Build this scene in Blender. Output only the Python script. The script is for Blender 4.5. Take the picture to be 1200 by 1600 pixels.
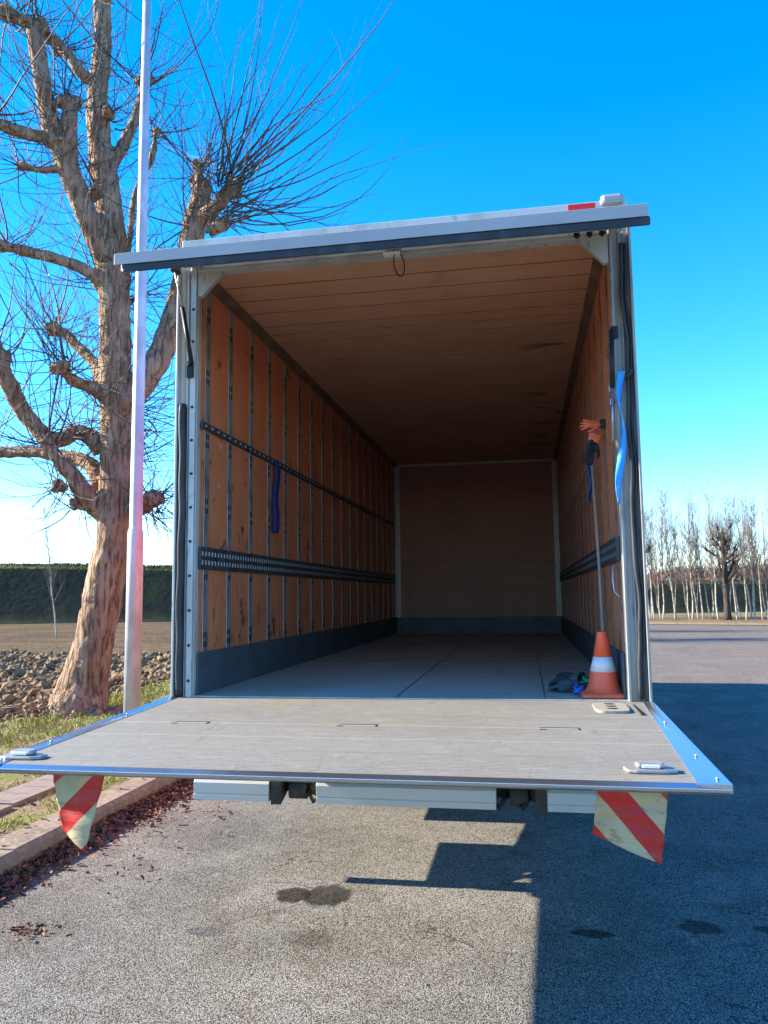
import bpy, math, random
from mathutils import Vector, Matrix, noise
for o in list(bpy.data.objects): bpy.data.objects.remove(o)
S = bpy.context.scene
COL = S.collection
R = math.radians
# ------------------------------------------------------------------ camera, sky, sun, exposure
F, YAW, PITCH, ROLL = 1229.46, 0.1758, 0.1066, -0.0121
CAM = Vector((0.7113, -4.4452, 1.6202))
fw = Vector((-math.sin(YAW)*math.cos(PITCH), math.cos(YAW)*math.cos(PITCH), math.sin(PITCH)))
rt = Vector((math.cos(YAW), math.sin(YAW), 0)); up = rt.cross(fw)
rr = math.cos(ROLL)*rt + math.sin(ROLL)*up; uu = -math.sin(ROLL)*rt + math.cos(ROLL)*up
cd = bpy.data.cameras.new('camera'); cam = bpy.data.objects.new('camera', cd); COL.objects.link(cam)
cam.matrix_world = Matrix((( rr.x, uu.x, -fw.x, CAM.x), (rr.y, uu.y, -fw.y, CAM.y), (rr.z, uu.z, -fw.z, CAM.z), (0, 0, 0, 1)))
cd.sensor_fit = 'VERTICAL'; cd.sensor_height = 24; cd.lens = F/1600*24
cd.clip_start = 0.05; cd.clip_end = 3000
S.camera = cam
def at(px, py, y):
    """design helper: the point of depth y (along the truck) seen at a pixel of the 1200x1600 photograph"""
    d = rr*((px-600)/F) - uu*((py-800)/F) + fw
    return CAM + d*((y-CAM.y)/d.y)
SUN_EL, SUN_AZ = R(25.6), R(1.2)     # sun comes from -x, a degree towards the camera side
to_sun = Vector((-math.cos(SUN_EL)*math.cos(SUN_AZ), -math.cos(SUN_EL)*math.sin(SUN_AZ), math.sin(SUN_EL)))
w = bpy.data.worlds.new('World'); S.world = w; w.use_nodes = True
nt = w.node_tree; bg = nt.nodes['Background']
sky = nt.nodes.new('ShaderNodeTexSky'); sky.sky_type = 'NISHITA'; sky.sun_disc = False
sky.sun_elevation = SUN_EL; sky.sun_rotation = math.atan2(to_sun.x, to_sun.y)
sky.altitude = 1500; sky.air_density = 1.1; sky.dust_density = 0.1; sky.ozone_density = 4.0
hs = nt.nodes.new('ShaderNodeHueSaturation'); hs.inputs['Saturation'].default_value = 1.34; hs.inputs['Hue'].default_value = 0.5035
nt.links.new(sky.outputs[0], hs.inputs['Color']); nt.links.new(hs.outputs[0], bg.inputs['Color'])
bg.inputs['Strength'].default_value = 0.145
sd = bpy.data.lights.new('sun', 'SUN'); sd.energy = 5.0; sd.angle = R(0.5); sd.color = (1.0, 0.885, 0.70)
so = bpy.data.objects.new('sun', sd); COL.objects.link(so)
so.rotation_mode = 'QUATERNION'; so.rotation_quaternion = to_sun.to_track_quat('Z', 'Y')
S.view_settings.view_transform = 'Standard'; S.view_settings.look = 'None'
S.view_settings.exposure = 1.85; S.view_settings.gamma = 1.0
S.render.engine = 'CYCLES'; S.cycles.max_bounces = 8; S.cycles.diffuse_bounces = 5
S.render.resolution_x = 768; S.render.resolution_y = 1024

# ------------------------------------------------------------------ materials
def mat(name, base, rough=0.8, metal=0.0, layers=(), bump=None, coords='Object', spec=0.4, alpha=None):
    """layers: (color, noise scale, low, high, stretch xyz, amount); bump: (scale, strength, distance, stretch)"""
    m = bpy.data.materials.new(name); m.use_nodes = True
    t = m.node_tree; n = t.nodes; b = n['Principled BSDF']
    b.inputs['Roughness'].default_value = rough; b.inputs['Metallic'].default_value = metal
    b.inputs['Specular IOR Level'].default_value = 0.04 if rough >= 0.88 else spec
    tc = n.new('ShaderNodeTexCoord')
    prev = n.new('ShaderNodeRGB'); prev.outputs[0].default_value = (*base, 1); prev = prev.outputs[0]
    for (c, sc, lo, hi, st, amt) in layers:
        mp = n.new('ShaderNodeMapping'); mp.inputs['Scale'].default_value = st
        mp.inputs['Location'].default_value = (sc*0.37, lo*9.1, hi*5.3)
        t.links.new(tc.outputs[coords], mp.inputs[0])
        nz = n.new('ShaderNodeTexNoise'); nz.inputs['Scale'].default_value = sc; nz.inputs['Detail'].default_value = 5
        t.links.new(mp.outputs[0], nz.inputs['Vector'])
        mr = n.new('ShaderNodeMapRange'); mr.inputs[1].default_value = lo; mr.inputs[2].default_value = hi
        mr.inputs[3].default_value = 0; mr.inputs[4].default_value = amt
        t.links.new(nz.outputs['Fac'], mr.inputs[0])
        mx = n.new('ShaderNodeMix'); mx.data_type = 'RGBA'
        t.links.new(mr.outputs[0], mx.inputs[0]); t.links.new(prev, mx.inputs[6]); mx.inputs[7].default_value = (*c, 1)
        prev = mx.outputs[2]
    t.links.new(prev, b.inputs['Base Color'])
    if bump:
        sc, stg, dist, st = bump
        mp = n.new('ShaderNodeMapping'); mp.inputs['Scale'].default_value = st; t.links.new(tc.outputs[coords], mp.inputs[0])
        nz = n.new('ShaderNodeTexNoise'); nz.inputs['Scale'].default_value = sc; nz.inputs['Detail'].default_value = 6
        t.links.new(mp.outputs[0], nz.inputs['Vector'])
        bp = n.new('ShaderNodeBump'); bp.inputs['Strength'].default_value = stg; bp.inputs['Distance'].default_value = dist
        t.links.new(nz.outputs['Fac'], bp.inputs['Height']); t.links.new(bp.outputs[0], b.inputs['Normal'])
    m['prev'] = 0
    return m
def base_socket(m):
    b = m.node_tree.nodes['Principled BSDF']; return b.inputs['Base Color'].links[0].from_socket
def over(m, fac, color):
    """mix a further colour over a material's base colour where fac (a socket) is 1"""
    t = m.node_tree; b = t.nodes['Principled BSDF']; prev = base_socket(m)
    mx = t.nodes.new('ShaderNodeMix'); mx.data_type = 'RGBA'
    t.links.new(fac, mx.inputs[0]); t.links.new(prev, mx.inputs[6]); mx.inputs[7].default_value = (*color, 1)
    t.links.new(mx.outputs[2], b.inputs['Base Color'])
def geo(m):
    g = m.node_tree.nodes.new('ShaderNodeNewGeometry'); return g.outputs['Position']
def math_(m, op, a, b=None, c=None, clamp=False):
    n = m.node_tree.nodes.new('ShaderNodeMath'); n.operation = op; n.use_clamp = clamp
    for i, v in enumerate((a, b, c)):
        if v is None: continue
        if isinstance(v, (int, float)): n.inputs[i].default_value = v
        else: m.node_tree.links.new(v, n.inputs[i])
    return n.outputs[0]
def sep(m, vec):
    s = m.node_tree.nodes.new('ShaderNodeSeparateXYZ'); m.node_tree.links.new(vec, s.inputs[0]); return s.outputs
def noise_(m, vec, scale, st=(1, 1, 1), detail=3):
    t = m.node_tree; mp = t.nodes.new('ShaderNodeMapping'); mp.inputs['Scale'].default_value = st; t.links.new(vec, mp.inputs[0])
    nz = t.nodes.new('ShaderNodeTexNoise'); nz.inputs['Scale'].default_value = scale; nz.inputs['Detail'].default_value = detail
    t.links.new(mp.outputs[0], nz.inputs['Vector']); return nz.outputs['Fac']
def smooth(m, v, lo, hi, a=0.0, b=1.0):
    n = m.node_tree.nodes.new('ShaderNodeMapRange'); n.interpolation_type = 'SMOOTHSTEP'
    m.node_tree.links.new(v, n.inputs[0])
    for i, q in enumerate((lo, hi, a, b)): n.inputs[1+i].default_value = q
    return n.outputs[0]
def blob(m, x, y, rx, ry, edge=0.35, wob=0.5, sc=14):
    """a mask that is 1 inside a ragged ellipse lying at world x, y"""
    p = geo(m); s = sep(m, p)
    dx = math_(m, 'MULTIPLY', math_(m, 'SUBTRACT', s[0], x), 1/rx); dy = math_(m, 'MULTIPLY', math_(m, 'SUBTRACT', s[1], y), 1/ry)
    d = math_(m, 'SQRT', math_(m, 'ADD', math_(m, 'MULTIPLY', dx, dx), math_(m, 'MULTIPLY', dy, dy)))
    d = math_(m, 'ADD', d, math_(m, 'MULTIPLY', math_(m, 'SUBTRACT', noise_(m, p, sc), 0.5), wob*2))
    return smooth(m, d, 1-edge/2, 1+edge/2, 1.0, 0.0)
one = (1, 1, 1)
M = {}
# asphalt: fine stones, big faint stains
a = mat('asphalt', (0.300, 0.280, 0.248), 1.0, 0, [((0.205, 0.195, 0.172), 0.7, 0.42, 0.62, one, 0.75), ((0.36, 0.335, 0.30), 1.9, 0.5, 0.68, one, 0.6), ((0.20,0.17,0.14), 4.5, 0.52, 0.7, one, 0.6), ((0.38,0.37,0.35), 11, 0.58, 0.72, one, 0.6)], coords='Object')
def aggregate(m, sc, lo, hi, dist):
    t = m.node_tree; v = t.nodes.new('ShaderNodeTexVoronoi'); v.inputs['Scale'].default_value = sc
    t.links.new(geo(m), v.inputs['Vector'])
    sc_ = t.nodes.new('ShaderNodeSeparateColor'); t.links.new(v.outputs['Color'], sc_.inputs[0])
    b = t.nodes['Principled BSDF']; prev = base_socket(m)
    # every stone its own brightness, dark binder between the stones
    val = math_(m, 'MULTIPLY', smooth(m, sc_.outputs[0], 0, 1, lo, hi), smooth(m, v.outputs['Distance'], 0.28, 0.72, 1.0, 0.22))
    cb = t.nodes.new('ShaderNodeVectorMath'); cb.operation = 'SCALE'; t.links.new(prev, cb.inputs[0]); t.links.new(val, cb.inputs['Scale'])
    t.links.new(cb.outputs[0], b.inputs['Base Color'])
    bp = t.nodes.new('ShaderNodeBump'); bp.invert = True; bp.inputs['Strength'].default_value = 0.9; bp.inputs['Distance'].default_value = dist
    t.links.new(v.outputs['Distance'], bp.inputs['Height']); t.links.new(bp.outputs[0], b.inputs['Normal'])
over(a, math_(a, 'MULTIPLY', blob(a, -0.40, -0.08, 0.13, 0.15, 0.3, 0.4), 0.85), (0.03, 0.026, 0.02))
over(a, math_(a, 'MULTIPLY', blob(a, -0.59, -0.10, 0.10, 0.11, 0.3, 0.5), 0.85), (0.03, 0.026, 0.02))
over(a, math_(a, 'MULTIPLY', blob(a, -0.34, -0.63, 0.11, 0.09, 0.9, 0.6), 0.5), (0.07, 0.05, 0.03))
over(a, math_(a, 'MULTIPLY', blob(a, -0.88, -0.62, 0.09, 0.06, 0.3, 0.5), 0.6), (0.13, 0.13, 0.13))
over(a, math_(a, 'MULTIPLY', blob(a, 0.98, -0.37, 0.10, 0.05, 0.3, 0.7), 0.8), (0.04, 0.04, 0.04))
over(a, math_(a, 'MULTIPLY', blob(a, 1.50, -0.22, 0.10, 0.08, 0.3, 0.7), 0.7), (0.04, 0.04, 0.04))
over(a, math_(a, 'MULTIPLY', blob(a, 1.80, -0.2, 0.05, 0.04, 0.3, 0.7), 0.7), (0.04, 0.04, 0.04))
aggregate(a, 175, 0.74, 1.42, 0.003)
over(a, math_(a, 'MULTIPLY', smooth(a, math_(a, 'ABSOLUTE', math_(a, 'SUBTRACT', noise_(a, geo(a), 2.3, one, 6), 0.5)), 0.0, 0.006, 1.0, 0.0), smooth(a, noise_(a, geo(a), 0.9, one, 2), 0.55, 0.60)), (0.045, 0.04, 0.035)); 
# the farther road: a smoother, paler course with seams and cracks
s_ = sep(a, geo(a)); crk = noise_(a, geo(a), 0.55, (1, 1, 1), 2)
crack = smooth(a, math_(a, 'ABSOLUTE', math_(a, 'SUBTRACT', crk, 0.5)), 0.0, 0.0022, 0.6, 0.0)
over(a, crack, (0.06, 0.055, 0.05))
M['asphalt'] = a
M['patch'] = mat('asphalt_repair', (0.31, 0.255, 0.215), 1.0, 0, [((0.18, 0.17, 0.16), 1.5, 0.4, 0.7, one, 0.5)], (70, 0.6, 0.006, one)); aggregate(M['patch'], 85, 0.7, 1.3, 0.004)
M['concrete'] = mat('kerb_concrete', (0.23, 0.195, 0.145), 0.9, 0, [((0.13, 0.11, 0.085), 6, 0.42, 0.68, one, 0.7), ((0.42, 0.38, 0.31), 25, 0.5, 0.75, one, 0.5)], (60, 0.5, 0.006, one))
M['slab'] = mat('drain_slab_concrete', (0.24, 0.21, 0.18), 0.9, 0, [((0.17, 0.14, 0.12), 8, 0.4, 0.7, one, 0.6)], (50, 0.4, 0.005, one))
M['soil'] = mat('ground_soil', (0.19, 0.145, 0.09), 0.95, 0, [((0.10, 0.075, 0.05), 0.35, 0.42, 0.6, one, 0.7), ((0.16, 0.17, 0.06), 1.1, 0.5, 0.65, one, 0.6), ((0.27, 0.22, 0.15), 9, 0.5, 0.7, one, 0.5)], (7, 0.8, 0.06, one))
M['clod'] = mat('ploughed_clod', (0.245, 0.165, 0.09), 0.95, 0, [((0.12, 0.085, 0.055), 3, 0.4, 0.6, one, 0.7), ((0.34, 0.255, 0.155), 1.3, 0.5, 0.7, one, 0.6)], (18, 0.8, 0.02, one))
M['verge'] = mat('verge_earth', (0.22, 0.17, 0.11), 0.95, 0, [((0.14, 0.18, 0.04), 3.5, 0.42, 0.58, one, 0.8), ((0.15, 0.12, 0.08), 12, 0.5, 0.7, one, 0.6)], (30, 0.8, 0.02, one))
M['bank'] = mat('bank_shaded_grass', (0.013, 0.019, 0.016), 0.95, 0, [((0.026, 0.030, 0.015), 0.4, 0.45, 0.6, one, 0.7), ((0.012, 0.02, 0.018), 1.6, 0.5, 0.65, one, 0.7)], (2.2, 0.35, 0.2, one), coords='Object')  # the slope's shade is put into this dark grass colour
M['bank_sunlit_rim'] = mat('bank_sunlit_rim_grass', (0.085, 0.095, 0.035), 0.95, 0, [((0.04, 0.05, 0.02), 1.3, 0.45, 0.6, one, 0.8), ((0.16, 0.15, 0.07), 3, 0.5, 0.65, one, 0.6)], (3, 1, 0.3, one))  # same grass, lightened: sunlight on the crest painted as colour
M['bank_top'] = mat('bank_crest_path', (0.42, 0.38, 0.31), 0.9, 0, [((0.25, 0.25, 0.16), 1.6, 0.45, 0.6, one, 0.6)])
M['grass'] = mat('grass_blades', (0.20, 0.26, 0.04), 0.7, 0, [((0.30, 0.26, 0.08), 2.5, 0.45, 0.6, one, 0.8)])
M['leaf'] = mat('dry_leaves', (0.20, 0.085, 0.045), 0.8, 0, [((0.09, 0.04, 0.025), 20, 0.45, 0.55, one, 0.8), ((0.34, 0.2, 0.11), 33, 0.55, 0.65, one, 0.8)])
M['pollard_bark'] = mat('dark_pollard_bark', (0.06, 0.048, 0.042), 0.95, 0, [((0.10, 0.08, 0.065), 5, 0.5, 0.65, one, 0.6)])
M['sucker'] = mat('dry_sucker_leaves', (0.30, 0.19, 0.12), 0.8, 0, [((0.16, 0.09, 0.05), 18, 0.45, 0.6, one, 0.8)])
M['bark'] = mat('plane_bark', (0.34, 0.225, 0.155), 0.95, 0, [((0.46, 0.355, 0.25), 7, 0.48, 0.6, (1, 1, 0.3), 0.7), ((0.11, 0.075, 0.05), 22, 0.48, 0.64, (1, 1, 0.16), 0.85), ((0.08, 0.055, 0.035), 3, 0.6, 0.72, one, 0.5)], (26, 1.0, 0.10, (1, 1, 0.14)))
M['burl'] = M['bark']
M['shoot'] = mat('young_shoot_bark', (0.075, 0.058, 0.042), 0.7, 0, [((0.13, 0.105, 0.075), 1.5, 0.5, 0.6, one, 0.8)])
M['poplar'] = mat('pale_poplar_bark', (0.44, 0.39, 0.31), 0.9, 0, [((0.30, 0.26, 0.2), 2.5, 0.5, 0.65, (1, 1, 2), 0.7)])
M['twig'] = mat('pale_twig', (0.17, 0.135, 0.12), 0.9, 0)
M['far_twig'] = mat('far_wood_twigs', (0.2, 0.16, 0.13), 0.95, 0)
# truck
M['red'] = mat('red_side_paint', (0.42, 0.05, 0.035), 0.35, 0, [((0.4, 0.03, 0.02), 1.2, 0.5, 0.8, one, 0.3)])
M['white'] = mat('white_painted_aluminium', (0.56, 0.55, 0.51), 0.45, 0.15, [((0.30, 0.27, 0.23), 7, 0.5, 0.75, (1, 1, 0.35), 0.6), ((0.10, 0.09, 0.08), 22, 0.62, 0.75, (1, 1, 0.3), 0.7)], (40, 0.1, 0.003, one))
M['greypost'] = mat('worn_grey_post_aluminium', (0.36, 0.35, 0.32), 0.5, 0.15, [((0.20, 0.185, 0.16), 7, 0.45, 0.7, (1, 1, 0.25), 0.7), ((0.08, 0.07, 0.06), 20, 0.6, 0.75, (1, 1, 0.3), 0.7)])
M['alu'] = mat('worn_aluminium', (0.50, 0.51, 0.53), 0.38, 0.75, [((0.25, 0.26, 0.28), 9, 0.5, 0.7, (1, 1, 1), 0.6)], (30, 0.15, 0.004, one))
M['flapedge'] = mat('flap_edge_aluminium', (0.36, 0.37, 0.38), 0.55, 0.2, [((0.26, 0.27, 0.28), 2, 0.45, 0.7, one, 0.5)])
M['rubber'] = mat('black_rubber_seal', (0.028, 0.030, 0.034), 0.55, 0, [((0.08, 0.08, 0.085), 12, 0.5, 0.75, (1, 1, 0.3), 0.6)], (30, 0.3, 0.004, one))
M['black'] = mat('black_steel', (0.018, 0.018, 0.02), 0.5, 0.2)
M['dark_grime'] = mat('greasy_dark_steel', (0.05, 0.045, 0.04), 0.8, 0.2, [((0.1, 0.06, 0.04), 14, 0.5, 0.7, one, 0.6)], (40, 0.5, 0.006, one))
M['galv'] = mat('dirty_galvanised_rail', (0.30, 0.29, 0.285), 0.5, 0.3, [((0.10, 0.095, 0.09), 12, 0.42, 0.65, (1, 1, 0.5), 0.8), ((0.14, 0.09, 0.06), 30, 0.5, 0.7, one, 0.5)], (50, 0.3, 0.002, one))
M['galv_dark'] = mat('greasy_lashing_rail', (0.10, 0.11, 0.115), 0.5, 0.5, [((0.035, 0.04, 0.045), 14, 0.42, 0.65, one, 0.8), ((0.3, 0.3, 0.3), 25, 0.6, 0.72, one, 0.6)])
M['slotback'] = mat('rail_back_painted_glint', (0.75, 0.76, 0.75), 0.5, 0.0)  # near-white backing, the metal's reflection in the slots painted as colour
M['hole'] = mat('slot_shade', (0.004, 0.004, 0.004), 1.0)  # black stands in for the shade inside the post slots
M['postlip_glint'] = mat('post_lip_highlight', (0.62, 0.60, 0.58), 0.5, 0.0, [((0.3, 0.28, 0.26), 5, 0.45, 0.65, one, 0.8)])  # pale colour stands in for the highlight along the post edges
M['kick'] = mat('grey_kick_plate', (0.085, 0.105, 0.12), 0.55, 0.15, [((0.05, 0.06, 0.065), 4, 0.45, 0.7, one, 0.6), ((0.16, 0.17, 0.17), 30, 0.6, 0.75, (0.3, 0.3, 1), 0.5)])
def ply(name, c1, c2, c3, grain, bumpst):
    m = mat(name, c1, 0.52, 0, [(c2, 1.7, 0.4, 0.7, one, 0.7), (c3, 14, 0.5, 0.72, grain, 0.75), ((0.7*c2[0], 0.7*c2[1], 0.7*c2[2]), 60, 0.5, 0.7, grain, 0.5)], (50, 0.15, 0.002, bumpst), spec=0.35)
    # scuffs, scrapes and pale scratches of their own shape
    p = geo(m)
    sc1 = smooth(m, noise_(m, p, 7, (1, 1, 1), 8), 0.64, 0.70, 0, 0.75 if name == 'side_plywood' else 0.12); over(m, sc1, (0.06, 0.025, 0.012))
    if name == 'side_plywood':
        zz_ = smooth(m, sep(m, p)[2], 1.3, 2.3, 1.0, 0.0)
        sc3 = math_(m, 'MULTIPLY', smooth(m, noise_(m, p, 9, (1, 1.6, 0.7), 8), 0.57, 0.66, 0, 0.5), zz_); over(m, sc3, (0.10, 0.04, 0.02))
    sc2 = smooth(m, math_(m, 'ABSOLUTE', math_(m, 'SUBTRACT', noise_(m, p, 4.5, (1, 1.6, 0.5), 6), 0.56)), 0.0, 0.003, 0.55, 0); over(m, sc2, (0.60, 0.38, 0.22))
    return m
M['ply_wall'] = ply('side_plywood', (0.72, 0.235, 0.10), (0.60, 0.165, 0.065), (0.42, 0.12, 0.05), (8, 8, 0.25), (10, 10, 0.3))
M['ply_front'] = ply('front_plywood', (0.46, 0.23, 0.165), (0.38, 0.18, 0.12), (0.28, 0.13, 0.08), (0.25, 8, 8), (0.3, 10, 10))
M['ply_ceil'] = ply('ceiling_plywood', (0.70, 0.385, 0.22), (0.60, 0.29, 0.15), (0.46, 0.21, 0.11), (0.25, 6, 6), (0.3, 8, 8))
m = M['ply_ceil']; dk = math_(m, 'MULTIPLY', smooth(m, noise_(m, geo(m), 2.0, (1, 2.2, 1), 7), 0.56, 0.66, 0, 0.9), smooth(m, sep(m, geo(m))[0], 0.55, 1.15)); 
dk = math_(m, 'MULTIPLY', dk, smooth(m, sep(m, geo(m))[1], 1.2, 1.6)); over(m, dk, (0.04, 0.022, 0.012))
M['floor_ply'] = mat('grey_floor_boards', (0.50, 0.47, 0.38), 0.7, 0, [((0.34, 0.32, 0.26), 1.6, 0.4, 0.7, (1, 0.5, 1), 0.6), ((0.52, 0.49, 0.45), 12, 0.55, 0.75, (1, 0.3, 1), 0.5), ((0.14, 0.12, 0.10), 9, 0.62, 0.72, one, 0.6)], (60, 0.2, 0.003, (1, 0.3, 1)), spec=0.3)
# lift platform: extruded planks with ribs along x, scratched
a = mat('ribbed_platform_aluminium', (0.228, 0.222, 0.195), 0.75, 0.1, [((0.12, 0.11, 0.095), 3.0, 0.52, 0.7, (0.06, 14, 1), 0.22), ((0.19, 0.17, 0.145), 1.6, 0.42, 0.66, (0.5, 1.0, 1), 0.7), ((0.31, 0.30, 0.27), 14, 0.5, 0.7, (0.6, 1.5, 1), 0.45), ((0.15, 0.14, 0.12), 34, 0.52, 0.7, (0.6, 2, 1), 0.4), ((0.12, 0.10, 0.085), 60, 0.56, 0.7, (1, 1.2, 1), 0.6), ((0.27, 0.22, 0.12), 3.1, 0.6, 0.72, (0.6, 1.5, 1), 0.5)], coords='Object')
p = geo(a); s = sep(a, p)
seam = None
for yy in (-0.28, -0.515, -0.775, -1.06, -1.33, -1.56):
    k = smooth(a, math_(a, 'ABSOLUTE', math_(a, 'SUBTRACT', s[1], yy)), 0.001, 0.006, 0.75, 0.0); over(a, k, (0.42, 0.385, 0.32) if yy in (-0.775, -1.06) else (0.14, 0.125, 0.10))
for (sc, st, th, c) in ((2.1, (1.6, 0.22, 1), 0.005, (0.10, 0.09, 0.08)), (1.3, (1.5, 0.5, 1), 0.004, (0.10, 0.09, 0.08)), (4.7, (1.2, 0.18, 1), 0.004, (0.14, 0.12, 0.1))):
    k = smooth(a, math_(a, 'ABSOLUTE', math_(a, 'SUBTRACT', noise_(a, p, sc, st, 3), 0.5)), 0.0, th*0.8, 0.38, 0.0)
    k = math_(a, 'MULTIPLY', k, smooth(a, noise_(a, p, 1.7+sc, one, 2), 0.45, 0.52)); over(a, k, c)
rib = math_(a, 'SINE', math_(a, 'MULTIPLY', s[1], 2*math.pi/0.021))
bp = a.node_tree.nodes.new('ShaderNodeBump'); bp.inputs['Strength'].default_value = 0.55; bp.inputs['Distance'].default_value = 0.002
a.node_tree.links.new(rib, bp.inputs['Height']); a.node_tree.links.new(bp.outputs[0], a.node_tree.nodes['Principled BSDF'].inputs['Normal'])
gr = smooth(a, rib, -1.0, -0.2, 0.7, 0.0); over(a, gr, (0.12, 0.11, 0.1))
M['platform'] = a
M['edge_plate'] = mat('smooth_edge_aluminium', (0.47, 0.53, 0.58), 0.27, 0.95, [((0.35, 0.38, 0.42), 6, 0.55, 0.75, (1, 0.4, 1), 0.5)], (25, 0.12, 0.004, one))
M['chrome'] = mat('cast_aluminium', (0.34, 0.34, 0.33), 0.45, 0.5, [((0.25, 0.25, 0.27), 30, 0.5, 0.7, one, 0.4)], (60, 0.3, 0.003, one))
M['bumper'] = mat('grey_bumper_aluminium', (0.48, 0.49, 0.48), 0.45, 0.35, [((0.33, 0.33, 0.32), 5, 0.5, 0.75, (0.3, 1, 3), 0.5)])
M['decal'] = mat('worn_step_pad', (0.27, 0.25, 0.205), 0.7, 0, [((0.2, 0.19, 0.17), 30, 0.5, 0.7, one, 0.6)])
M['lens_red'] = mat('red_reflector', (0.75, 0.03, 0.02), 0.2, 0)
M['lens_white'] = mat('lamp_diffuser', (0.85, 0.85, 0.80), 0.3, 0)
M['glass'] = mat('dark_cab_glass', (0.02, 0.025, 0.03), 0.05, 0, spec=0.8)
M['tyre'] = mat('tyre_rubber', (0.022, 0.022, 0.022), 0.85, 0, [((0.06, 0.055, 0.05), 12, 0.5, 0.7, one, 0.6)])
M['rim'] = mat('wheel_rim_grey', (0.4, 0.4, 0.4), 0.5, 0.5)
M['orange'] = mat('orange_cone_plastic', (0.95, 0.13, 0.055), 0.45, 0, [((0.55, 0.09, 0.05), 8, 0.5, 0.75, one, 0.5), ((0.12, 0.05, 0.04), 30, 0.62, 0.75, one, 0.6)])
M['coneband'] = mat('white_cone_band', (0.74, 0.70, 0.72), 0.4, 0, [((0.5, 0.47, 0.46), 14, 0.5, 0.7, one, 0.5)])
M['blue'] = mat('blue_webbing', (0.02, 0.16, 0.62), 0.7, 0, [((0.02, 0.09, 0.36), 9, 0.45, 0.65, one, 0.7)], (160, 0.5, 0.002, (1, 1, 3)))
M['navy'] = mat('dark_blue_webbing', (0.012, 0.035, 0.20), 0.75, 0, [((0.02, 0.02, 0.09), 9, 0.45, 0.65, one, 0.7)])
M['lightblue'] = mat('light_blue_webbing', (0.04, 0.33, 0.78), 0.65, 0, [((0.02, 0.2, 0.6), 5, 0.5, 0.6, one, 0.8), ((0.3, 0.55, 0.85), 18, 0.58, 0.68, one, 0.6)], (160, 0.5, 0.002, (1, 1, 3)))
M['wood'] = mat('pale_wooden_pole', (0.40, 0.34, 0.27), 0.7, 0, [((0.3, 0.26, 0.21), 5, 0.5, 0.7, (1, 1, 0.2), 0.6)])
M['rope'] = mat('grey_cord', (0.34, 0.31, 0.29), 0.8, 0)
M['green'] = mat('green_nylon', (0.01, 0.27, 0.11), 0.6, 0, [((0.01, 0.12, 0.06), 30, 0.5, 0.6, one, 0.7)])
M['gl_dark'] = mat('dark_glove_fabric', (0.045, 0.075, 0.085), 0.85, 0, [((0.10, 0.14, 0.15), 30, 0.5, 0.65, one, 0.6)], (120, 0.5, 0.003, one))
M['gl_black'] = mat('black_glove_fabric', (0.018, 0.022, 0.028), 0.8, 0, [((0.05, 0.05, 0.055), 30, 0.5, 0.65, one, 0.6)], (120, 0.5, 0.003, one))
M['gl_orange'] = mat('orange_glove_rubber', (0.85, 0.17, 0.07), 0.6, 0, [((0.5, 0.08, 0.04), 30, 0.5, 0.7, one, 0.5)], (90, 0.4, 0.003, one))
M['steelpole'] = mat('galvanised_pole', (0.47, 0.48, 0.53), 0.5, 0.35, [((0.66, 0.67, 0.70), 6, 0.5, 0.6, (1, 1, 0.5), 0.5), ((0.36, 0.33, 0.35), 3, 0.5, 0.7, one, 0.4)])
M['roof'] = mat('terracotta_roof', (0.13, 0.06, 0.05), 0.9, 0)
M['wallw'] = mat('pale_render', (0.72, 0.70, 0.68), 0.9, 0)
M['wallc'] = mat('cream_render', (0.60, 0.45, 0.34), 0.9, 0)
M['sticker'] = mat('paper_sticker', (0.55, 0.36, 0.28), 0.7, 0, [((0.4, 0.2, 0.12), 30, 0.5, 0.6, one, 0.7)])
# striped warning cloth: stripes lie across the cloth at a slant
def flagmat(name, sx, sz, off, w, curve):
    m = mat(name, (0.46, 0.37, 0.21), 0.55, 0, [((0.30, 0.25, 0.15), 7, 0.48, 0.7, one, 0.6)], (25, 0.3, 0.006, (1, 1, 5)))
    s = sep(m, geo(m))
    u = math_(m, 'ADD', math_(m, 'MULTIPLY', s[0], sx), math_(m, 'MULTIPLY', s[2], sz))
    u = math_(m, 'ADD', u, math_(m, 'MULTIPLY', math_(m, 'MULTIPLY', s[2], s[2]), curve))
    fr = math_(m, 'FRACT', math_(m, 'ADD', math_(m, 'MULTIPLY', u, 1/(2*w)), off))
    k = math_(m, 'LESS_THAN', fr, 0.5); over(m, k, (0.50, 0.02, 0.015)); over(m, math_(m, 'MULTIPLY', smooth(m, noise_(m, geo(m), 16, (1, 1, 2.5), 5), 0.55, 0.68), 0.5), (0.16, 0.10, 0.06)); return m
M['flagR'] = flagmat('red_cream_warning_cloth_a', 1.0, 0.85, 0.0, 0.108, 0.0)
M['flagL'] = flagmat('red_cream_warning_cloth_b', 1.0, -1.05, 0.8, 0.125, 0.0)

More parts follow.
